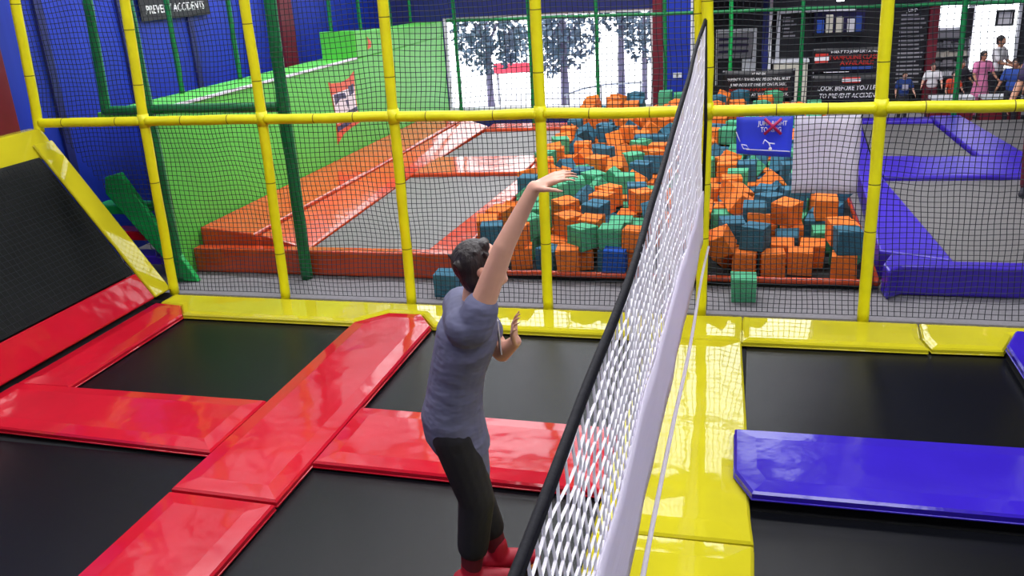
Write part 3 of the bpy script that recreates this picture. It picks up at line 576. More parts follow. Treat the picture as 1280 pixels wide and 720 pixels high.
4.433,1.891,.404,.78,-2.99,-.12 5.848,3.898,.473,-0,-3.12,-1.39 5.621,4.34,.48,.69,-1.1,-1.08 5.489,1.308,.193,-1.58,-1.47,-1.57 4.688,1.852,.343,-.9,.9,-2.31
3.435,4.839,.449,-1.24,-.54,-1.62 4.938,6.244,.567,-1.57,.09,-1.57 5.878,2.863,.453,-0,-.02,1.6 3.121,2.355,.444,-1.1,1.55,1.57 2.784,6.984,.604,-.23,2.21,-1.78
3.419,7.145,.645,-.54,-1.66,1.57 3.347,3.079,.38,-.88,2.97,-.62 3.128,1.679,.416,-.17,-1.13,-2.35 2.786,2.729,.445,-2.23,1.29,-.64 5.074,1.839,.403,.34,-.9,.01
5.828,1.655,.429,.03,-1.47,-1.57 5.554,1.967,.437,1.58,.02,-1.3 3.542,1.158,.38,-1.64,.06,-2.33 5.546,4.98,.492,-.01,3.13,.74 3.532,2.112,.366,-2.46,-.41,-.91
5.814,4.8,.489,.31,1.55,1.57 5.987,2.333,.427,-2.41,-.12,1.57 5.567,3.616,.467,-.57,-1.55,-1.57 4.047,6.37,.578,.98,-1.66,1.57 4.403,6.971,.63,.08,-.03,.38
4.631,4.181,.478,-.01,-.02,1.85 3.25,4.581,.285,-.01,3.13,.83 5.492,3.382,.428,.47,2.17,1.38 3.715,2.779,.414,-3.13,-.95,-.2 5.584,5.897,.537,1.47,1.48,1.57
4.824,4.63,.286,-0,3.12,1.33 2.836,1.299,.393,-.33,-1.47,-1.57 4.52,5.985,.467,1.25,-2.37,-.13 3.004,5.071,.488,.67,.92,.56 5.692,1.094,.172,-.01,.1,-1.65
5.33,6.713,.608,-.01,-3.06,-1.44 3.584,5.87,.499,-1.65,2.19,-.26 3.391,3.601,.375,.34,.75,3 2.781,6.743,.611,-0,-3.06,-1.56 5.315,2.003,.438,-1.31,1.59,-1.57
3.064,2.759,.251,-1.58,-.02,2.19 3.786,4.744,.488,1.43,1.59,-1.57 4.653,4.869,.49,-1.41,1.55,1.57 3.646,6.563,.394,-3.06,.02,-.23 3.218,2.085,.439,.47,1.59,-1.57
4.119,5.146,.456,-.63,.56,1.81 3.373,2.316,.443,1.23,1.55,1.57 2.798,6.137,.558,-1.57,.09,-1.57 2.881,.873,.362,1.57,0,.22 3.952,2.779,.357,-.54,-.79,-1.56
5.741,5.211,.297,-3.13,.01,-.93 4.819,4.312,.28,-1.56,-.01,.69 5.334,5.794,.521,-.39,-2.84,-.89 4.459,2.473,.42,.78,.31,2.21 2.797,4.416,.482,-.33,1.55,1.57
5.002,1.528,.215,-0,.1,-1.58 2.767,5.098,.495,1.59,-0,0 4.988,3.932,.433,1.14,2.17,1.02 4.752,7.174,.617,-.58,1.12,-2.67 3.488,5.649,.516,-.02,-3.06,-1.37
3.859,5.245,.497,2.54,0,-1.28 3.219,1.386,.402,1.25,1.67,-1.57 4.944,5.36,.5,-1.26,1.55,1.6 4.942,6.508,.59,-1.36,-1.48,-1.57 5.238,1.248,.373,-1.47,-1.32,1.47
3.156,1.098,.374,.68,1.47,1.61 4.47,3.489,.465,-1.49,1.59,-1.57 2.861,2.411,.445,.09,1.59,-1.57 5.732,6.378,.473,-2.36,.8,-1.54 5.628,2.422,.445,1.58,1.55,1.57
5.611,3.874,.472,-1.27,-1.59,1.57 3.056,5.913,.539,-1.65,-.03,2.79 2.859,3.82,.471,-.13,1.59,-1.57 4.501,5.185,.417,-2.05,-.48,1.37 5.922,5.606,.514,-1.5,.01,-.11
5.201,1.474,.411,.1,0,-.01 5.378,2.275,.372,-.18,-2.32,-.26 5.014,1.076,.374,1.48,-.02,-2.93 5.386,5.562,.508,1.5,.05,-2.59 5.17,3.309,.414,-1.03,-.69,2.91
6.028,5.921,.339,0,.09,-1.57 3.137,7.164,.614,.32,3.04,-.71 3.744,1.476,.411,1.15,-1.47,-1.57 3.987,.845,.362,.04,1.57,.04 4.429,4.943,.483,2.91,-1.18,.02
5.333,1.738,.433,-.7,-1.59,1.57 5.815,4.131,.477,-1.04,-1.59,1.57 4.301,1.555,.391,1.06,-2.34,-1.24 3.293,5.085,.494,-1.55,0,-.15 4.444,1.211,.326,-2.53,-.56,.92
4.096,6.063,.574,.72,-1.21,.17 5.562,2.967,.455,-.05,1.59,-1.57 4.061,2.101,.439,-1.55,-0,.19 5.799,7.086,.44,-.07,3.09,.67 4.14,1.835,.435,1.58,.02,-.97
4.672,3.234,.46,-1.55,-0,.07 5.483,5.363,.5,-.71,1.59,-1.57 4.08,3.982,.474,-1.57,.02,-1.65 5.283,4.17,.478,-.67,-1.55,-1.57 5.912,1.083,.372,.26,-1.67,1.54
5.282,4.812,.489,0,.02,-1.5"""
spots = [tuple(float(v) for v in q.split(',')) for q in HEAP.split()]      # where the tumbled cubes came to rest
def hidden(p): return any(q[2]-p[2] > .11 and (q[0]-p[0])**2+(q[1]-p[1])**2 < .15**2 for q in spots)
spots.sort(key=lambda p: (hidden(p), (p[0]-5.1)**2+(p[1]+6.6)**2))
zone = lambda y, x: ('in the front rows of the pit' if y < 1.6 else 'in the near half of the pit' if y < 3.4 else 'in the middle of the pit' if y < 5 else 'in the far half of the pit')
side = lambda x: 'left of the net' if x < 4.75 else 'right of the net'
def colour(x, y):
    n = noise.noise((x*1.2, y*1.2, 9)); r = rnd.random()
    if y < 2.6 and x < 4.0: w = (.46, .28, .24)
    elif y > 2.2 and x < 4.7: w = (.56, .23, .18)
    else: w = (.46, .29, .23)
    return 'orange' if r < w[0]-.2*n else ('teal' if r < w[0]+w[1] else 'green')
NM = {'orange': 'orange', 'teal': 'teal blue', 'green': 'green', 'blue': 'bright blue'}
rest = MB(); restc = []
for i, p in enumerate(spots):
    c = colour(p[0], p[1]); rot = p[3:6]; p = p[:3]
    if i < 292:
        cube_obj(c, p, rot, '%s foam cube heaped %s, %s' % (NM[c], zone(p[1], p[0]), side(p[0])), '%s foam cubes %s, %s' % (NM[c], zone(p[1], p[0]), side(p[0])))
    else: restc.append((c, p, rot))
# the far remainder of the heap: one object
bmr = bmesh.new()
keys = ['orange','teal','green','blue']
from mathutils import Euler
for c, p, rot in restc:
    n0 = len(bmr.faces)
    bmr.from_mesh(CM[c][0]); bmr.verts.ensure_lookup_table(); bmr.faces.ensure_lookup_table()
    T = Matrix.Translation(p) @ Euler(rot).to_matrix().to_4x4()
    k = len(CM[c][0].vertices)
    for v in bmr.verts[-k:]: v.co = T @ v.co
    for fc in bmr.faces[n0:]: fc.material_index = keys.index(c)
me = bpy.data.meshes.new('foam_cubes'); bmr.to_mesh(me); bmr.free()
for k in keys: me.materials.append(M['f_'+k])
o = bpy.data.objects.new('foam_cube_heap', me); COL.objects.link(o); tag(o, 'far part of the orange, teal and green foam cube heap', 'foam cubes', None, 'stuff')
# single cubes
cube_obj('teal', (2.64,.24,.1), (0,0,.06), 'teal blue foam cube lying on the grey walkway behind the jumping person')
cube_obj('green', (5.13,.36,.1), (.0,0,.03), 'green foam cube alone on the grey walkway right of the net post')
cube_obj('orange', (3.62,.71,.20), (.04,-.03,.1), 'orange foam cube perched on the front edge of the pit, between yellow pole and net')
cube_obj('blue', (4.04,.72,.20), (.03,.02,-.03), 'bright blue foam cube perched on the front edge of the pit')

# ================================================================== BACK RIGHT: violet trampoline unit
G = 'violet pads of the raised trampolines'
block('violet_pad', [(6.22,.42),(6.34,.55),(9.2,.55),(9.2,.72),(6.74,.72),(6.3,.9),(6.2,.6)], .005, .25, M['violet'], 'violet front pad of the raised trampoline facing the walkway', group=G)
block('violet_pad', [(6.21,.95),(6.32,.91),(6.74,.735),(6.56,3.64),(6.56,4.78),(6.70,7.6),(6.45,7.6),(6.28,2.4)], .01, .25, M['violet'], 'violet side pad between foam pit and grey beds', group=G)
block('violet_pad', [(6.58,3.67),(9.2,3.75),(9.2,4.72),(6.58,4.76)], .01, .25, M['violet'], 'violet cross pad between the grey beds on the right', group=G)
block('violet_pad', [(7.75,4.76),(8.28,4.76),(8.09,7.6),(7.67,7.6)], .01, .25, M['violet'], 'violet pad running back between the two far grey beds', group=G)
block('violet_pad', [(6.71,7.2),(7.66,7.2),(7.66,7.5),(6.71,7.5)], .01, .25, M['violet'], 'violet end pad below the banners', group=G)
G = 'grey beds with violet pads'
block('trampoline_bed', [(6.75,.73),(9.2,.73),(9.2,3.72),(6.58,3.63)], .16, .205, M['greybed'], 'large grey trampoline bed with violet pads, at right behind the netting', 'trampoline', G, 0)
block('trampoline_bed', [(6.59,4.79),(7.72,4.77),(7.65,7.18),(6.70,7.18)], .16, .205, M['greybed'], 'far grey trampoline bed between violet side and running pads', 'trampoline', G, 0)
block('trampoline_bed', [(8.30,4.77),(9.8,4.77),(9.8,7.4),(8.11,7.4)], .16, .205, M['greybed'], 'far grey trampoline bed at the right edge', 'trampoline', G, 0)

# green rear frame with rails
rf = root('green_rear_frame', (0,0,0), 'green foam-sleeved rail frame at the back of the hall', 'frame')
for i, x in enumerate((.44,1.68,2.76,3.82,4.80,5.83,8.0)):
    gpost([(x,7.62,.0),(x,7.62,1.5),(x-.02,7.62,2.9)], .03 if i < 6 else .04, rf, 'post', 'greenbright' if i == 4 else 'greentube')
xs = [.3,1.68,2.76,3.82,4.80,5.83,8.0,9.6]
for a, b in zip(xs, xs[1:]): post([(a,7.62,1.905-.012*a),(b,7.62,1.905-.012*b)], 'rail', .026, 'greentube', (), rf)

# ================================================================== SIGNS
FR = (PI/2, 0, 0)
def banner(name, x0, x1, z0, z1, y, m, label, sag=.0):
    r = root(name, (0,0,0), label, 'banner')
    V = []; F = []; nx, nz = 16, 6
    for i in range(nx+1):
        for j in range(nz+1):
            u, v = i/nx, j/nz
            V.append((x0+(x1-x0)*u, y+.012*math.sin(u*7+v*3)+.004, z0+(z1-z0)*v-sag*math.sin(PI*u)*v))
    for i in range(nx):
        for j in range(nz): a = i*(nz+1)+j; F.append((a, a+nz+1, a+nz+2, a+1))
    mb = MB(); mb.add(V, F, True); o = mb.build('sheet', m, r); s = o.modifiers.new('t', 'SOLIDIFY'); s.thickness = .006
    for u, zz in ((x0+.02,z1-.02),(x1-.02,z1-.02),(x0+.02,z0+.02),(x1-.02,z0+.02)):
        k = MB(); k.tube([(u,y-.006,zz),(u,y-.022,zz)], .014, 8); k.build('eyelet', M['metal'], r)
    return r
b = banner('rules_banner', 4.69, 5.75, .50, 1.0, 7.5, M['black'], 'black rules banner with white and red lines hung above the foam pit', .02)
for s, z, h, wd, mm in (('ATTENTION', .935, .045, .2, 'white'), ('PARENTS / GUARDIANS PERSONNEL MUST', .855, .062, .92, 'white'), ('JUMP INTO PIT ONE BY ONE PLEASE,', .775, .06, .82, 'white'), ('DO NOT DIVE OR JUMP ON OTHERS', .70, .052, .86, 'redprint'), ('THIS IS A FLIP AT YOUR OWN RISK,', .625, .06, .88, 'white')):
    text(s, b, M[mm], h, (5.22, 7.47, z), FR, width=wd, shear=.15)
b = banner('safety_banner', 5.98, 7.02, .46, .88, 7.48, M['black'], 'black banner reading LOOK BEFORE YOU LEAP below the lesson banner')
text('LOOK BEFORE YOU LEAP', b, M['white'], .095, (6.52, 7.45, .695), FR, width=.90, shear=.2)
text('TO PREVENT ACCIDENTS', b, M['white'], .095, (6.53, 7.45, .585), FR, width=.86, shear=.2)
mb = MB(); mb.box(6.42, 6.66, 7.455, 7.46, .77, .85); mb.build('logo_panel', M['redprint'], b)
mb = MB(); mb.box(6.41, 6.67, 7.448, 7.452, .79, .83); mb.build('logo_stripe', M['white'], b)
b = banner('lesson_banner', 5.98, 7.06, .90, 1.27, 7.50, M['black'], 'dark banner with red TRAMPOLINE CLASSES AVAILABLE lettering')
text('WANT TO JUMP LIKE A PRO', b, M['white'], .05, (6.56, 7.47, 1.215), FR, width=.66, shear=.2)
text('TRAMPOLINE CLASSES', b, M['redprint'], .085, (6.58, 7.47, 1.135), FR, width=.74)
text('AVAILABLE', b, M['redprint'], .085, (6.60, 7.47, 1.055), FR, width=.46)
mb = MB(); mb.box(6.38, 6.82, 7.468, 7.472, .965, 1.0); mb.build('blue_strip', M['blueprint'], b)
mb = MB(); mb.box(6.02, 6.2, 7.468, 7.472, 1.06, 1.2); mb.build('logo_panel', M['redprint'], b)
mb = MB(); mb.box(6.01, 6.21, 7.462, 7.466, 1.10, 1.16); mb.build('logo_stripe', M['white'], b)
mb = MB(); mb.box(6.15, 6.5, 7.468, 7.472, .925, .935); mb.build('white_rule', M['white'], b)
# left sign on the blue wall (faces +X)
b = root('safety_banner', (0,0,0), 'dark banner ending in PREVENT ACCIDENTS high on the blue wall at upper left', 'banner')
mb = MB(); mb.box(-1.262, -1.252, 2.03, 3.35, 2.33, 2.8); mb.build('sheet', M['black'], b, .003)
RX = (PI/2, 0, PI/2)
text('PREVENT ACCIDENTS', b, M['white'], .125, (-1.25, 2.68, 2.44), RX, width=1.12, shear=.15)
text('LOOK BEFORE YOU LEAP TO', b, M['white'], .125, (-1.25, 2.68, 2.62), RX, width=1.15, shear=.15)
# blue sign with crimson cross, on the crossbar
b = root('warning_sign', (0,0,0), 'blue warning sign with a red cross hanging below the yellow crossbar', 'sign')
mb = MB(); V = []; F = []
for i in range(9):
    for j in range(7):
        u, v = i/8, j/6; V.append((5.045+.39*u+.012*(1-v)*(.5-u), -.062+.012*math.sin(u*5+1)*(1-v)+.02*(1-v)*(1-u), 1.275-.02*u*(1-v)+.27*v))
for i in range(8):
    for j in range(6): a = i*7+j; F.append((a, a+7, a+8, a+1))
mb.add(V, F, True); o = mb.build('sheet', M['signblue'], b); s = o.modifiers.new('t', 'SOLIDIFY'); s.thickness = .004
text('JUMP RIGHT', b, M['white'], .045, (5.295, -.082, 1.50), FR, width=.20)
text('TO RING', b, M['white'], .05, (5.285, -.082, 1.455), FR, width=.14)
mb = MB(); mb.tube([(5.24,-.09,1.535),(5.355,-.09,1.425)], .011, 6); mb.tube([(5.355,-.092,1.535),(5.24,-.092,1.425)], .011, 6); mb.build('red_cross', M['crimson'], b)
mb = MB(); yy = -.082
mb.tube([(5.235,yy,1.355),(5.245,yy,1.385),(5.275,yy,1.36),(5.315,yy,1.355)], .0045, 5); mb.tube([(5.275,yy,1.36),(5.285,yy,1.335)], .0045, 5)
mb.tube([(5.285,yy,1.32),(5.285,yy-.004,1.32)], .012, 10); mb.build('diving_figure', M['white'], b)
mb = MB(); yy = -.076
mb.tube([(5.12,yy,1.315),(5.42,yy-.01,1.30)], .0035, 5); mb.tube([(5.045,yy+.01,1.44),(5.075,yy+.005,1.37)], .003, 5); mb.tube([(5.085,yy,1.352),(5.12,yy,1.345),(5.14,yy,1.318),(5.10,yy,1.32),(5.085,yy,1.352)], .003, 5)
mb.build('drawn_lines', M['white'], b)
b = root('blank_sheet', (0,0,0), 'blank pale lilac sheet hanging behind the netting right of the blue sign', 'sign')
mb = MB(); V = []; F = []
for i in range(9):
    for j in range(9):
        u, v = i/8, j/8; V.append((5.46+.47*u, .30+.012*math.sin(u*6+v*2), .90+.585*v))
for i in range(8):
    for j in range(8): a = i*9+j; F.append((a, a+9, a+10, a+1))
mb.add(V, F, True); o = mb.build('sheet', M['signwhite'], b); s = o.modifiers.new('t', 'SOLIDIFY'); s.thickness = .004
for x in (5.47, 5.92):
    mb = MB(); mb.tube([(x,.29,1.47),(x-.005,.1,1.56),(x-.01,.04,1.585)], .004, 5); mb.build('hanging_cord', M['blacktape'], b)

# ---- annex furnishings
r = root('display_window', (0,0,0), 'white framed display opening behind the foam pit, left of the dark post', 'window')
mb = MB(); mb.box(4.50,5.18,9.62,9.69,1.38,1.44); mb.box(5.12,5.18,9.62,9.69,.5,1.38); mb.box(4.50,4.53,9.62,9.69,.5,1.38); mb.build('white_frame', M['whitepaint'], r)
mb = MB(); mb.box(4.53,5.12,9.66,9.69,.95,1.38); mb.build('backboard', M['greyprint'], r)
mb = MB(); mb.box(4.95,5.12,9.61,9.69,.5,.93); mb.build('white_panel', M['whitepaint'], r)
for z in (1.05,1.16,1.26):
    mb = MB(); mb.box(4.55,5.05,9.63,9.66,z,z+.035); mb.build('shelf', M['tdark'], r)
r = root('door_post', (0,0,0), 'blue and white post beyond the foam pit', 'post')
mb = MB(); mb.box(5.27,5.37,9.2,9.3,0,2.6); mb.build('blue_side', M['navy'], r); mb = MB(); mb.box(5.372,5.42,9.2,9.3,0,2.6); mb.build('white_side', M['whitepaint'], r)
for i, z in enumerate((1.5,1.62,1.74,1.05,1.2)):
    pass
r = root('price_board', (0,0,0), 'dark board in a white frame at the back counter', 'board')
mb = MB(); mb.box(5.5,6.75,9.6,9.68,1.66,1.72); mb.box(5.5,5.56,9.6,9.68,.92,1.66); mb.build('white_frame', M['whitepaint'], r)
mb = MB(); mb.box(5.56,6.0,9.64,9.69,.90,1.66); mb.build('dark_panel', M['black'], r)
for i in range(6):
    mb = MB(); mb.box(5.6,5.6+.12+.05*(i%3),9.63,9.64,1.58-i*.06,1.605-i*.06); mb.build('text_line', M['greyprint'], r)
r = root('cream_counter', (0,0,0), 'cream coloured counter front beside the green post', 'counter')
mb = MB(); mb.box(5.46,6.02,9.3,9.6,.0,.88); mb.build('body', M['cream'], r, .01); mb = MB(); mb.box(5.44,6.04,9.28,9.62,.885,.92); mb.build('worktop', M['whitepaint'], r)
r = root('back_shelf', (0,0,0), 'shelf of pale boxes high above the lesson banner', 'shelf')
mb = MB(); mb.box(6.1,6.9,9.5,9.68,1.28,1.32); mb.build('board', M['black'], r); mb = MB(); mb.box(6.1,6.9,9.66,9.69,1.32,1.66); mb.build('backing', M['darkprint'], r)
for x, c in ((6.2,'blueprint'),(6.34,'cream'),(6.5,'cream'),(6.68,'twhite'),(6.8,'tblue')):
    mb = MB(); mb.box(x-.055,x+.055,9.54,9.64,1.325,1.56+.05*math.sin(x*30)); tag(mb.build('shelf_box', M[c], bevel=.005), {6.2:'blue box at the left end of the back shelf',6.34:'cream box second from the left on the back shelf',6.5:'cream box in the middle of the back shelf',6.68:'white box second from the right on the back shelf',6.8:'blue box at the right end of the back shelf'}[x], 'box', 'boxes on the back shelf')
r = root('menu_board', (0,0,0), 'tall black menu board with grey text lines right of the yellow pole', 'board')
mb = MB(); mb.box(7.30,7.80,9.3,9.34,.35,1.78); mb.build('panel', M['black'], r)
mb = MB(); mb.box(7.20,7.26,9.3,9.34,.35,1.78); mb.build('side_strip', M['greyprint'], r)
for i in range(17):
    mb = MB(); wv = .26+.12*abs(math.sin(i*2.3)); mb.box(7.40,7.40+wv,9.293,9.297,1.56-i*.066,1.585-i*.066); mb.build('text_line', M['greyprint'], r)
text('JUMP', r, M['white'], .07, (7.56,9.29,1.64), FR, width=.16)
mb = MB(); mb.box(7.45,7.68,9.293,9.297,1.70,1.725); mb.build('text_line', M['white'], r)
w = MB(); w.box(7.83,7.97,9.25,9.4,0,2.98); struct(w, 'annex_column', M['maroon'], .005)
for k, (x0, x1, lab) in enumerate(((7.75,8.35,'white topped low counter behind the seated visitors, left'),(8.45,9.0,'white topped low counter in front of the bright window, right'))):
    r = root('low_counter', (0,0,0), lab, 'counter', 'low counters')
    mb = MB(); mb.box(x0,x1,8.05,8.3,0,.40); mb.build('body', M['maroon'], r, .008)
    mb = MB(); mb.box(x0,x1,8.03,8.32,.402,.44); mb.build('top', M['whitepaint'], r)
    text('SNACKS & DRINKS', r, M['white'], .05, ((x0+x1)/2,8.04,.33), FR, width=.45)
r = root('goods_rack', (0,0,0), 'grey rack of goods below the bright window, right of the maroon column', 'rack')
mb = MB(); mb.box(7.99,8.5,9.62,9.68,.5,1.26); mb.build('back_panel', M['greyprint'], r)
for q in range(5):
    mb = MB(); mb.box(7.99,8.5,9.5,9.615,.55+q*.15,.57+q*.15); mb.build('shelf', M['walldark'], r)
for q in range(4):
    mb = MB(); xx = 8.02
    while xx < 8.44:
        d = rnd.uniform(.04,.09); mb.box(xx,xx+d,9.52,9.6,.572+q*.15,.572+q*.15+rnd.uniform(.06,.11)); xx += d+.008
    tag(mb.build('stock', M[('whitepaint','greyprint','cream','metal')[q]], r), kind='stuff')
r = root('wall_television', (0,0,0), 'black television on the bright wall at upper right', 'television')
mb = MB(); mb.box(8.36,8.52,9.55,9.6,1.18,1.62); mb.build('screen', M['black'], r, .005); mb = MB(); mb.box(8.41,8.47,9.6,9.7,1.35,1.42); mb.build('bracket', M['metal'], r)
r = root('picture_frame', (0,0,0), 'dark framed white notice at upper right', 'picture')
mb = MB()
for b4 in ((8.86,9.12,1.54,1.57),(8.86,9.12,1.32,1.35),(8.86,8.89,1.35,1.54),(9.09,9.12,1.35,1.54)): mb.box(b4[0],b4[1],9.58,9.61,b4[2],b4[3])
mb.build('frame', M['black'], r); mb = MB(); mb.box(8.89,9.09,9.595,9.6,1.35,1.54); mb.build('paper', M['white'], r)
r = root('spot_lamp', (0,0,0), 'small bright lamp at the top of the back room', 'lamp')
mb = MB(); mb.tube([(6.47,9.3,1.86),(6.47,9.3,1.95)], [.06,.03], 12); mb.build('housing', M['metal'], r); mb = MB(); mb.tube([(6.47,9.3,1.835),(6.47,9.3,1.858)], .055, 12); mb.build('bulb', M['lampglow'], r)
mb = MB(); mb.tube([(6.47,9.3,1.95),(6.47,9.3,2.99)], .012, 6); mb.build('cord', M['black'], r)
r = root('light_switch', (0,0,0), 'pale switch plate on the blue wall panel beside the shop window', 'switch')
mb = MB(); mb.box(3.86,4.0,8.545,8.558,.78,.86); mb.build('plate', M['whitepaint'], r, .003); mb = MB(); mb.box(3.91,3.95,8.538,8.545,.80,.84); mb.build('rocker', M['greyprint'], r)

# ================================================================== OUTSIDE
w = MB(); w.box(-14, 22, 8.8, 60, -.5, -.40); tag(w.build('ground_outside', M['pave']), kind='structure')
w = MB(); w.prism([(.9,11.2,-.398),(2.6,10.9,-.398),(2.9,12.2,-.398),(1.6,12.6,-.398)], (0,0,.01)); tag(w.build('path_outside', M['bluepave']), kind='structure')
def tree(x, y, hc, rx, rz, label, n=520, lean=0, seed=1, tr=.07):
    r = root('street_tree', (0,0,0), label, 'tree', 'trees outside the shop window'); q = random.Random(seed)
    mb = MB(); mb.tube([(x,y,-.4),(x+lean*.5,y,.3),(x+lean,y,hc+.3)], [tr*1.2,tr,tr*.6], 10)
    for k in range(4):
        a = k*1.6+seed; mb.tube([(x+lean*.8,y,hc-.3),(x+lean+.4*rx*math.cos(a),y+.3*rx*math.sin(a),hc+.2)], [tr*.5,tr*.2], 6)
    mb.build('trunk', M['bark'], r)
    mb = MB()
    for k in range(n):
        while True:
            p = Vector((q.uniform(-1,1), q.uniform(-1,1), q.uniform(-1,1)))
            if .15 < p.length < 1 and noise.noise(p*2.2+Vector((seed,0,0))) > -.18: break
        c = Vector((x+lean+p.x*rx, y+p.y*rx*.8, hc+p.z*rz)); u = Vector((q.gauss(0,1), q.gauss(0,1), q.gauss(0,1))).normalized(); v = u.orthogonal().normalized(); s = q.uniform(.05,.11)
        mb.add([c-u*s, c+v*s*.5, c+u*s, c-v*s*.5], [(0,1,2,3)])
    mb.build('crown', M['leaf'], r)
tree(-.5,12.6,1.35,.82,.9,'dark leafed tree at the left side of the shop window',900,.0,1)
tree(.02,15.4,1.05,.95,1.05,'bushy tree behind the tall yellow pole, seen through the shop window',760,.0,2,.05)
tree(1.15,12.8,1.3,.85,.85,'tree with pale trunk just right of the yellow pole, outside',700,.0,3,.085)
tree(2.43,12.6,1.75,.5,.55,'slim tree left of the pair near the maroon column, outside',280,.0,4,.075)
tree(2.72,14.3,1.2,.6,.8,'right one of the slim tree pair near the maroon column, outside',460,.0,5,.06)
r = root('red_board_sign', (0,0,0), 'red board standing outside behind the trees', 'sign')
mb = MB(); mb.box(-.78,.31,13.9,13.96,.34,.56); mb.build('board', M['pinkred'], r, .01)
for x in (-.7,.22):
    mb = MB(); mb.tube([(x,13.99,-.4),(x,13.99,.55)], .03, 8); mb.build('leg', M['metal'], r)
r = root('ramp_handrail', (0,0,0), 'curved grey handrail outside on the right of the shop window', 'handrail')
mb = MB(); mb.tube([(1.2,12.4,.0),(1.6,12.5,.12),(2.1,12.5,.2),(2.9,12.5,.22)], .02, 8); mb.build('rail', M['metal'], r)
for x, z in ((1.25,.01),(2.0,.18),(2.85,.21)):
    mb = MB(); mb.tube([(x,12.5,-.4),(x,12.5,z)], .016, 8); mb.build('post', M['metal'], r)

# ================================================================== PEOPLE
def rcone(V, F, p0, p1, r0, r1, seg=14, rings=4):
    p0, p1 = Vector(p0), Vector(p1); ax = (p1-p0); L = ax.length
    t = ax.normalized() if L > 1e-6 else Vector((0,0,1)); a = t.orthogonal().normalized(); b = t.cross(a)
    prof = []
    for k in range(rings+1): an = PI/2*(1-k/rings); prof.append((p0-t*math.sin(an)*r0, math.cos(an)*r0))
    for k in range(rings+1): an = PI/2*k/rings; prof.append((p1+t*math.sin(an)*r1, math.cos(an)*r1))
    base = len(V)
    for c, r in prof:
        for k in range(seg): an = 2*PI*k/seg; V.append(tuple(c+(a*math.cos(an)+b*math.sin(an))*max(r, 1e-4)))
    for i in range(len(prof)-1):
        for k in range(seg): k2 = (k+1)%seg; F.append((base+i*seg+k, base+i*seg+k2, base+(i+1)*seg+k2, base+(i+1)*seg+k))
    F.append(tuple(base+k for k in range(seg-1,-1,-1))); n = len(prof)-1; F.append(tuple(base+n*seg+k for k in range(seg)))
def ell(V, F, c, axes, seg=18, rings=12):
    c = Vector(c); ax = [Vector(a) for a in axes]; base = len(V)
    for i in range(rings+1):
        th = PI*i/rings
        for k in range(seg):
            ph = 2*PI*k/seg; V.append(tuple(c+ax[0]*math.sin(th)*math.cos(ph)+ax[1]*math.sin(th)*math.sin(ph)+ax[2]*math.cos(th)))
    for i in range(rings):
        for k in range(seg): k2 = (k+1)%seg; F.append((base+i*seg+k, base+i*seg+k2, base+(i+1)*seg+k2, base+(i+1)*seg+k))
def loft(V, F, secs, seg=24):
    base = len(V); n = len(secs)
    for c, a, b in secs:
        for k in range(seg): an = 2*PI*k/seg; V.append(tuple(Vector(c)+Vector(a)*math.cos(an)+Vector(b)*math.sin(an)))
    for i in range(n-1):
        for k in range(seg): k2 = (k+1)%seg; F.append((base+i*seg+k, base+i*seg+k2, base+(i+1)*seg+k2, base+(i+1)*seg+k))
    F.append(tuple(base+k for k in range(seg-1,-1,-1))); F.append(tuple(base+(n-1)*seg+k for k in range(seg)))
def fuse(name, V, F, m, parent, voxel, smooth=4):
    """melt the pieces into one continuous surface"""
    me = bpy.data.meshes.new(name); me.from_pydata(V, [], F)
    bm = bmesh.new(); bm.from_mesh(me); bmesh.ops.remove_doubles(bm, verts=bm.verts, dist=1e-5); bmesh.ops.recalc_face_normals(bm, faces=bm.faces); bm.to_mesh(me); bm.free()
    o = bpy.data.objects.new(name, me); COL.objects.link(o)
    r = o.modifiers.new('r', 'REMESH'); r.mode = 'VOXEL'; r.voxel_size = voxel
    s = o.modifiers.new('s', 'SMOOTH'); s.factor = .5; s.iterations = smooth
    bpy.context.view_layer.update()
    dg = bpy.context.evaluated_depsgraph_get(); me2 = bpy.data.meshes.new_from_object(o.evaluated_get(dg))
    bpy.data.objects.remove(o); bpy.data.meshes.remove(me)
    me2.name = name; me2.materials.clear(); me2.materials.append(m)
    me2.polygons.foreach_set('use_smooth', [True]*len(me2.polygons))
    o = bpy.data.objects.new(name, me2); COL.objects.link(o)
    if parent: o.parent = parent; o.matrix_parent_inverse = Matrix.Translation(parent.location).inverted()
    return o
def head(V, F, c, fwd, up, s, parts, det=True):
    """skull, jaw, nose, ears, brow; returns eye/mouth positions. s = head height"""
    fwd = Vector(fwd).normalized(); up = (Vector(up)-fwd*Vector(up).dot(fwd)).normalized(); rt = fwd.cross(up)
    P = lambda f_, r_, u_: Vector(c)+fwd*f_*s+rt*r_*s+up*u_*s
    ell(V, F, P(-.04,0,.10), (fwd*.42*s, rt*.335*s, up*.40*s))
    ell(V, F, P(.08,0,-.16), (fwd*.30*s, rt*.265*s, up*.33*s))
    rcone(V, F, P(.24,0,-.36), P(.22,0,-.34), .10*s, .11*s)
    rcone(V, F, P(.36,0,.06), P(.44,0,-.10), .035*s, .062*s, 10)
    rcone(V, F, P(.40,-.045,-.11), P(.40,.045,-.11), .045*s, .045*s, 8)
    rcone(V, F, P(.33,-.17,.10), P(.33,.17,.10), .05*s, .05*s, 8)
    for q in (-1,1): ell(V, F, P(-.03,q*.335,-.02), (fwd*.085*s, rt*.04*s, up*.13*s), 10, 6)
    parts['eyes'] = [P(.335,q*.135,.02) for q in (-1,1)]; parts['mouth'] = (P(.375,-.10,-.23), P(.395,0,-.235), P(.375,.10,-.23))
    parts['P'] = P; parts['ax'] = (fwd, rt, up)
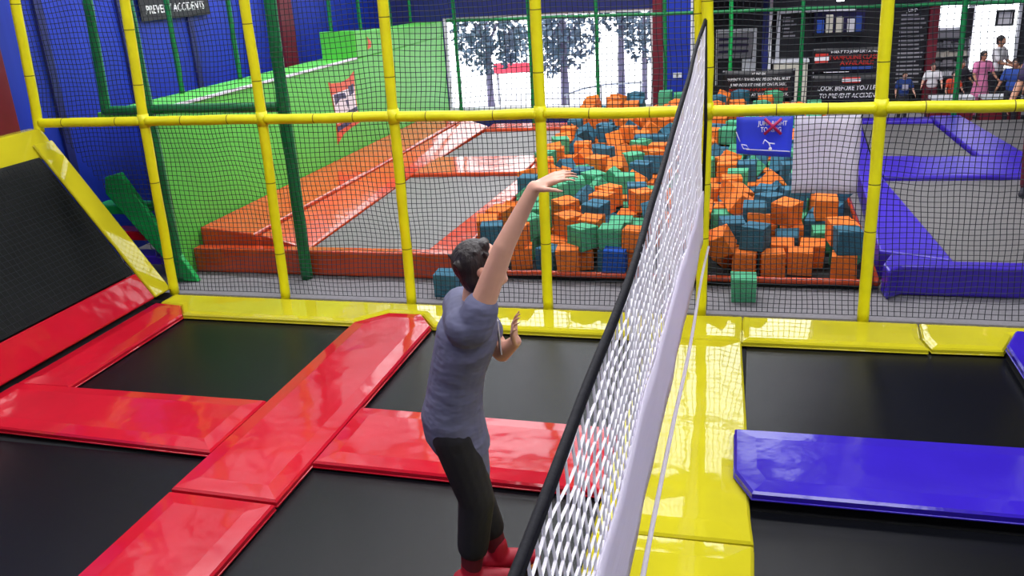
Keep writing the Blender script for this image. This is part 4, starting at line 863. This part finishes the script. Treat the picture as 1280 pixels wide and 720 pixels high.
def hand(V, F, wrist, d, n, s, curl=.35, side=1):
    """palm + five fingers; d = finger direction, n = palm normal, s = hand length"""
    d = Vector(d).normalized(); n = (Vector(n)-d*Vector(n).dot(d)).normalized(); w = d.cross(n)*side; W = Vector(wrist)
    ps = .5*s
    for q in (-.17,-.06,.06,.17): rcone(V, F, W+d*.06*s+w*q*.75*s, W+d*ps+w*q*s, .075*s, .07*s, 10)
    for q, ln in ((-.19,.40),(-.065,.47),(.06,.44),(.18,.34)):
        p = W+d*ps+w*q*s; a = 0; dd = d+w*q*.5
        dd.normalize()
        for k, fr_ in enumerate((.45,.32,.25)):
            a += curl*(.5+.3*k); e = p+(dd*math.cos(a)+n*math.sin(a))*ln*fr_*s*1.02
            rcone(V, F, p, e, (.052-.006*k)*s, (.046-.006*k)*s, 9, 3); p = e
    p = W+d*.14*s-w*.2*s
    for k, (ln, sp) in enumerate(((.24,.9),(.18,.6),(.14,.45))):
        e = p+(d*math.cos(sp)-w*math.sin(sp)*.8+n*.25*k).normalized()*ln*s; rcone(V, F, p, e, (.075-.012*k)*s, (.062-.012*k)*s, 9, 3); p = e
def face_parts(parts, s, parent, iris='iris'):
    fwd, rt, up = parts['ax']
    for e in parts['eyes']:
        V=[];F=[]; ell(V,F,e,(fwd*.045*s, rt*.06*s, up*.04*s),10,8); mb=MB(); mb.add(V,F,True); k=mb.build('eye', M['eyewhite'], None); k.parent=parent
        V=[];F=[]; ell(V,F,e+fwd*.028*s,(fwd*.022*s, rt*.027*s, up*.027*s),8,6); mb=MB(); mb.add(V,F,True); q=mb.build('iris', M['iris'], None); q.parent=k
    mb=MB(); mb.tube(parts['mouth'], [.012*s,.026*s,.012*s], 6); k=mb.build('mouth', M['lip'], None); k.parent=parent

# ---- the jumping person
jp = root('person', (0,0,0), 'person in slate grey top and black trousers jumping by the white net, arm raised', 'person')
V=[];F=[]
FW = Vector((.93,.36,0)); SD = Vector((.36,-.93,0))        # facing, and the body's right (towards the viewer)
pel = Vector((3.93,-3.36,.80)); mid = Vector((3.955,-3.36,.98)); ches = Vector((4.02,-3.36,1.17)); nk = Vector((4.085,-3.37,1.335)); hc = Vector((4.11,-3.37,1.49))
shR = ches+SD*.155+Vector((.035,0,.135)); shL = ches-SD*.155+Vector((.035,0,.115))
elR = Vector((4.255,-3.50,1.64)); wrR = Vector((4.375,-3.46,1.86))
elL = Vector((4.13,-3.21,1.06)); wrL = Vector((4.225,-3.32,1.165))
hipR = pel+SD*.085+Vector((0,0,-.03)); hipL = pel-SD*.085+Vector((0,0,-.03))
knR = Vector((4.03,-3.42,.44)); anR = Vector((3.985,-3.44,.075)); knL = Vector((3.95,-3.24,.41)); anL = Vector((4.06,-3.26,.06))
U = Vector((0,0,1))
ell(V,F,pel,(FW*.105,SD*.155,U*.12)); ell(V,F,mid,(FW*.10,SD*.14,U*.15)); ell(V,F,ches,(FW*.115,SD*.165,U*.165)); rcone(V,F,shR,shL,.065,.065)
rcone(V,F,nk-Vector((.02,0,.05)),hc-Vector((.02,0,.06)),.058,.052)
rcone(V,F,shR,elR,.056,.042); rcone(V,F,elR,wrR,.041,.027); rcone(V,F,shL,elL,.056,.042); rcone(V,F,elL,wrL,.041,.027)
for h_,k_,a_ in ((hipR,knR,anR),(hipL,knL,anL)):
    rcone(V,F,h_,k_,.088,.056); rcone(V,F,k_,k_.lerp(a_,.35),.055,.056); rcone(V,F,k_.lerp(a_,.35),a_,.056,.036)
    ft = a_+Vector((0,0,-.06)); rcone(V,F,ft+FW*-.03,ft+FW*.15,.038,.028)
hand(V,F,wrR,(wrR-elR)+Vector((.2,0,-.08)),Vector((.35,.3,-.85)),.175,.3,1)
hand(V,F,wrL,Vector((.05,-.5,.85)),Vector((.95,.1,0)),.165,.45,-1)
pt = {}; head(V,F,hc+Vector((.01,0,.02)),Vector((.88,.30,.36)),Vector((-.3,0,.95)),.225,pt)
body = fuse('body', V, F, M['skin'], jp, .0065, 5)
face_parts(pt,.225,body)
P = pt['P']; fw,rt,up = pt['ax']; V=[];F=[]
ell(V,F,P(-.09,0,.15),(fw*.42*.225,rt*.375*.225,up*.42*.225)); ell(V,F,P(-.24,0,-.08),(fw*.24*.225,rt*.335*.225,up*.34*.225)); rcone(V,F,P(.2,-.16,.36),P(.2,.16,.36),.10*.225,.10*.225)
for k in range(26):
    a = rnd.uniform(-1,1); b_ = rnd.uniform(-.45,.25); q = P(b_, a*.3, .42-abs(a)*.18-abs(b_+.1)*.2); rcone(V,F,q,q+(up*.05+rt*a*.03-fw*.02)*.6,.012,.004,8,2)
hr = fuse('hair', V, F, M['hair'], None, .006, 2); hr.parent = jp
V=[];F=[]    # loose top, hem longer in front
loft(V,F,[(pel+FW*.03-U*.13,FW*.13,SD*.17),(pel+FW*.01-U*.07,FW*.14,SD*.182),(pel+U*.03,FW*.138,SD*.183),(pel.lerp(mid,.6),FW*.126,SD*.17),(mid.lerp(ches,.2),FW*.122,SD*.165),(mid.lerp(ches,.6),FW*.128,SD*.175),(ches,FW*.134,SD*.188),(ches+FW*.012+U*.07,FW*.13,SD*.19),(ches+FW*.03+U*.13,FW*.11,SD*.17),(nk-FW*.02-U*.045,FW*.075,SD*.09)])
loft(V,F,[(pel+FW*.115+SD*.06-U*.31,FW*.02,SD*.05),(pel+FW*.10+SD*.05-U*.24,FW*.045,SD*.085),(pel+FW*.07+SD*.03-U*.13,FW*.075,SD*.12),(pel+FW*.04-U*.03,FW*.09,SD*.13)])
rcone(V,F,shR-Vector((.035,0,.01)),shL-Vector((.035,0,.01)),.086,.086)
rcone(V,F,shR,shR.lerp(elR,.22),.082,.074); rcone(V,F,shL,shL.lerp(elL,.55),.08,.072); rcone(V,F,nk-Vector((.03,0,.06)),nk-Vector((.02,0,.035)),.075,.066)
sh = fuse('shirt', V, F, M['shirt'], jp, .008, 8)
mb = MB(); q0 = ches+FW*.134
mb.prism([q0+SD*.05+U*.10, q0-SD*.05+U*.10, q0-SD*.04+FW*.008-U*.06, q0+SD*.04+FW*.008-U*.06], FW*.006); k = mb.build('shirt_print', M['white'], None, .002); k.parent = sh
V=[];F=[]
ell(V,F,pel-U*.02,(FW*.125,SD*.175,U*.11))
for h_,k_,a_ in ((hipR,knR,anR),(hipL,knL,anL)):
    rcone(V,F,h_,k_,.105,.082); rcone(V,F,k_,k_.lerp(a_,.66),.082,.072)
fuse('trousers', V, F, M['trousers'], jp, .008, 4)
for h_,k_,a_ in ((hipR,knR,anR),(hipL,knL,anL)):
    V=[];F=[]; rcone(V,F,k_.lerp(a_,.55),a_,.064,.046); o = fuse('sock', V, F, M['sock'], jp, .007, 2)
    V=[];F=[]; ft = a_+Vector((0,0,-.055)); rcone(V,F,ft-FW*.04,ft+FW*.06,.052,.048); rcone(V,F,ft+FW*.06,ft+FW*.165-U*.008,.048,.036); rcone(V,F,a_-U*.03,a_+U*.03,.05,.046)
    o = fuse('shoe', V, F, M['shoe'], jp, .006, 3)
    mb = MB(); pl=[]
    for k in range(16):
        an = 2*PI*k/16; c_ = ft+FW*.06; pl.append((c_+FW*.135*math.cos(an)+SD*.052*math.sin(an)).to_tuple()[:2])
    zz = ft.z-.052; mb.prism([(p[0],p[1],zz) for p in pl],(0,0,.02)); k = mb.build('sole', M['sole'], None, .004); k.parent = o

# ---- people in the background
def person(x, y, z, h, ang, label, top, legs, skin='skintan', arms=((.1,-.05),(.1,-.05)), sit=False, sk=False, group=None, voxel=.011, longhair=False, prnt=None):
    r = root('person', (0,0,0), label, 'person', group); k = h/1.7; B = Vector((x,y,z)); Fd = Vector((math.sin(ang),-math.cos(ang),0)); Rt = Vector((-Fd.y, Fd.x, 0)); U = Vector((0,0,1)); Pt = lambda f_,r_,u_: B+(Fd*f_+Rt*r_+U*u_)*k
    hz = .48 if sit else .92; V=[];F=[]; s = .23*k
    ell(V,F,Pt(0,0,hz),(Fd*.10*k,Rt*.15*k,U*.12*k)); ell(V,F,Pt(0,0,hz+.2),(Fd*.095*k,Rt*.135*k,U*.17*k)); ell(V,F,Pt(0,0,hz+.38),(Fd*.11*k,Rt*.165*k,U*.16*k)); rcone(V,F,Pt(0,-.16,hz+.49),Pt(0,.16,hz+.49),.06*k,.06*k)
    rcone(V,F,Pt(-.01,0,hz+.5),Pt(.01,0,hz+.6),.055*k,.05*k)
    pt={}; head(V,F,Pt(.02,0,hz+.685),Fd,U,s,pt)
    J=[]
    for q,(fa,sp) in zip((-1,1),arms):
        S_=Pt(0,q*.18,hz+.48); E_=Pt(.03+fa*.4,q*(.22-sp),hz+.22+abs(fa)*.1); W_=Pt(.08+fa*1.6,q*(.2-sp*2),hz+.02+abs(fa)*.55); rcone(V,F,S_,E_,.05*k,.04*k); rcone(V,F,E_,W_,.04*k,.027*k); hand(V,F,W_,(W_-E_),Rt*-q,.17*k,.35,q); J.append((S_,E_))
    L=[]
    for q in (-1,1):
        H=Pt(0,q*.09,hz-.03); K_=Pt(.42,q*.11,hz-.02) if sit else Pt(.02,q*.10,.49); A_=Pt(.40,q*.11,.09) if sit else Pt(-.01,q*.10,.09); rcone(V,F,H,K_,.085*k,.057*k); rcone(V,F,K_,A_,.056*k,.037*k); rcone(V,F,A_-U*.05*k,A_-U*.05*k+Fd*.16*k,.038*k,.03*k); L.append((H,K_,A_))
    bd = fuse('body',V,F,M[skin],r,voxel,3); face_parts(pt,s,bd)
    P=pt['P']; fw,rt,up=pt['ax']; V=[];F=[]
    ell(V,F,P(-.08,0,.15),(fw*.43*s,rt*.38*s,up*.41*s)); ell(V,F,P(-.22,0,-.06),(fw*.25*s,rt*.34*s,up*.36*s))
    if longhair: rcone(V,F,P(-.28,0,-.1),P(-.35,0,-.75),.3*s,.2*s)
    o=fuse('hair',V,F,M['hair'],None,voxel,2); o.parent=r
    V=[];F=[]; ell(V,F,Pt(0,0,hz+.38),(Fd*.13*k,Rt*.19*k,U*.18*k)); ell(V,F,Pt(0,0,hz+.15),(Fd*.125*k,Rt*.17*k,U*.2*k)); rcone(V,F,Pt(0,-.16,hz+.49),Pt(0,.16,hz+.49),.075*k,.075*k)
    for S_,E_ in J: rcone(V,F,S_,S_.lerp(E_,.7),.07*k,.065*k)
    if sk: rcone(V,F,Pt(0,0,hz+.05),Pt(0,0,hz-.3),.16*k,.22*k)
    sh=fuse('top',V,F,M[top],r,voxel,3)
    if prnt:
        mb=MB(); c=Pt(.135,0,hz+.32); mb.prism([c-Rt*.09*k-U*.1*k,c+Rt*.09*k-U*.1*k,c+Rt*.09*k+U*.08*k,c-Rt*.09*k+U*.08*k],Fd*.012); q=mb.build('shirt_print',M[prnt],None); q.parent=sh
    V=[];F=[]; ell(V,F,Pt(0,0,hz-.02),(Fd*.12*k,Rt*.165*k,U*.11*k))
    for H,K_,A_ in L: rcone(V,F,H,K_,.10*k,.07*k); rcone(V,F,K_,A_+U*.02*k,.07*k,.055*k)
    fuse('trousers',V,F,M[legs],r,voxel,3)
    for H,K_,A_ in L:
        V=[];F=[]; rcone(V,F,A_-U*.045*k-Fd*.03*k,A_-U*.045*k+Fd*.17*k,.046*k,.038*k); rcone(V,F,A_-U*.03*k,A_+U*.01*k,.045*k,.045*k); fuse('shoe',V,F,M['tblack'],r,voxel,2)
    return r
person(7.40,8.35,0,.79,.1,'young child in navy top with pale print in front of the menu board','tnavy','tblack','skin',prnt='signwhite')
person(8.78,7.80,0,1.0,-.5,'person in plain blue T-shirt standing before the bright window','tblue','tblack')
person(8.86,9.15,0,1.20,.9,'dark haired person in white top behind the blue T-shirt','twhite','tblack',arms=((.25,.03),(.2,.02)))
person(8.56,8.75,0,1.02,.4,'child in pink dress left of the white-topped person','tpink','tpink','skintan',sk=True,longhair=True)
person(8.14,8.60,.0,.74,.2,'small child in orange red top near the maroon column','tred','tblack','skin')
person(7.90,8.95,.0,.84,-.2,'small child in pale top next to the orange red top','twhite','tmaroon','skin')
person(8.33,9.05,.0,.86,.5,'child in dark clothes behind the green rear post','tblack','tblack')
person(9.28,8.60,.0,1.18,-.9,'adult in dark violet top right of the blue T-shirt','tdark','tblack')
person(7.90,3.0,.205,1.62,-.4,'person in dark violet top and maroon leggings at the right edge','tdark','tmaroon','skintan')

# ================================================================== LIGHT
wd = bpy.data.worlds.new('sky'); scn.world = wd; wd.use_nodes = True
bg = wd.node_tree.nodes['Background']; bg.inputs['Color'].default_value = (.93, .96, 1.0, 1); bg.inputs['Strength'].default_value = 4.5
def area(loc, rot, sx, sy, p, col=(1,1,1)):
    l = bpy.data.lights.new('ceiling_and_fill_lamp', 'AREA'); l.shape = 'RECTANGLE'; l.size = sx; l.size_y = sy; l.energy = p; l.color = col
    o = bpy.data.objects.new('ceiling_and_fill_lamp', l); COL.objects.link(o); o.location = loc; o.rotation_euler = rot; return o
area((2.5,-3.0,8.2), (0,0,0), 6, 1.2, 330, (1,.98,1))
area((6.8,-3.0,8.2), (0,0,0), 3, 1.2, 160, (.96,.95,1))
area((3.2,3.6,8.2), (0,0,0), 8, 1.5, 800, (.98,.98,1))
area((4.6,-7.6,8.2), (math.radians(18),0,0), 6, 1.2, 230, (.97,.97,1))  # added fill behind the camera, lifts surfaces facing it; no known fixture
area((10.5,-3.2,7.6), (0,math.radians(40),0), 1.2, 4, 330, (.95,.95,1))  # added fill from the right to whiten the volleyball net; no known fixture
area((7.5,9.1,2.9), (0,0,0), 3, .3, 36, (.95,.95,1))
sun = bpy.data.lights.new('sun', 'SUN'); sun.energy = 6; sun.angle = .02; so_ = bpy.data.objects.new('sun', sun); COL.objects.link(so_)
so_.rotation_euler = (math.radians(40), 0, math.radians(20))

# ================================================================== CAMERA
R = [[0.9660396533131955,0.25175439805734734,-0.05819889419313506],[0.03255976596859185,-0.3420391284013364,-0.939121449165402],[-0.256334254181121,0.9053336167961714,-0.3386204253026855]]
cam = bpy.data.cameras.new('camera'); co = bpy.data.objects.new('camera', cam); COL.objects.link(co)
rx, dn, fwd = (Vector(v) for v in R)
mw = Matrix.Identity(4)
for i in range(3): mw[i][0] = rx[i]; mw[i][1] = -dn[i]; mw[i][2] = -fwd[i]
mw[0][3], mw[1][3], mw[2][3] = 5.1561, -6.6080, 2.6332
co.matrix_world = mw
cam.sensor_width = 36; cam.lens = 1106.1226/1280*36; cam.clip_start = .05; cam.clip_end = 200
scn.camera = co
vs = scn.view_settings; vs.view_transform = 'Standard'; vs.look = 'None'; vs.exposure = 0; vs.gamma = 1; vs.use_curve_mapping = False
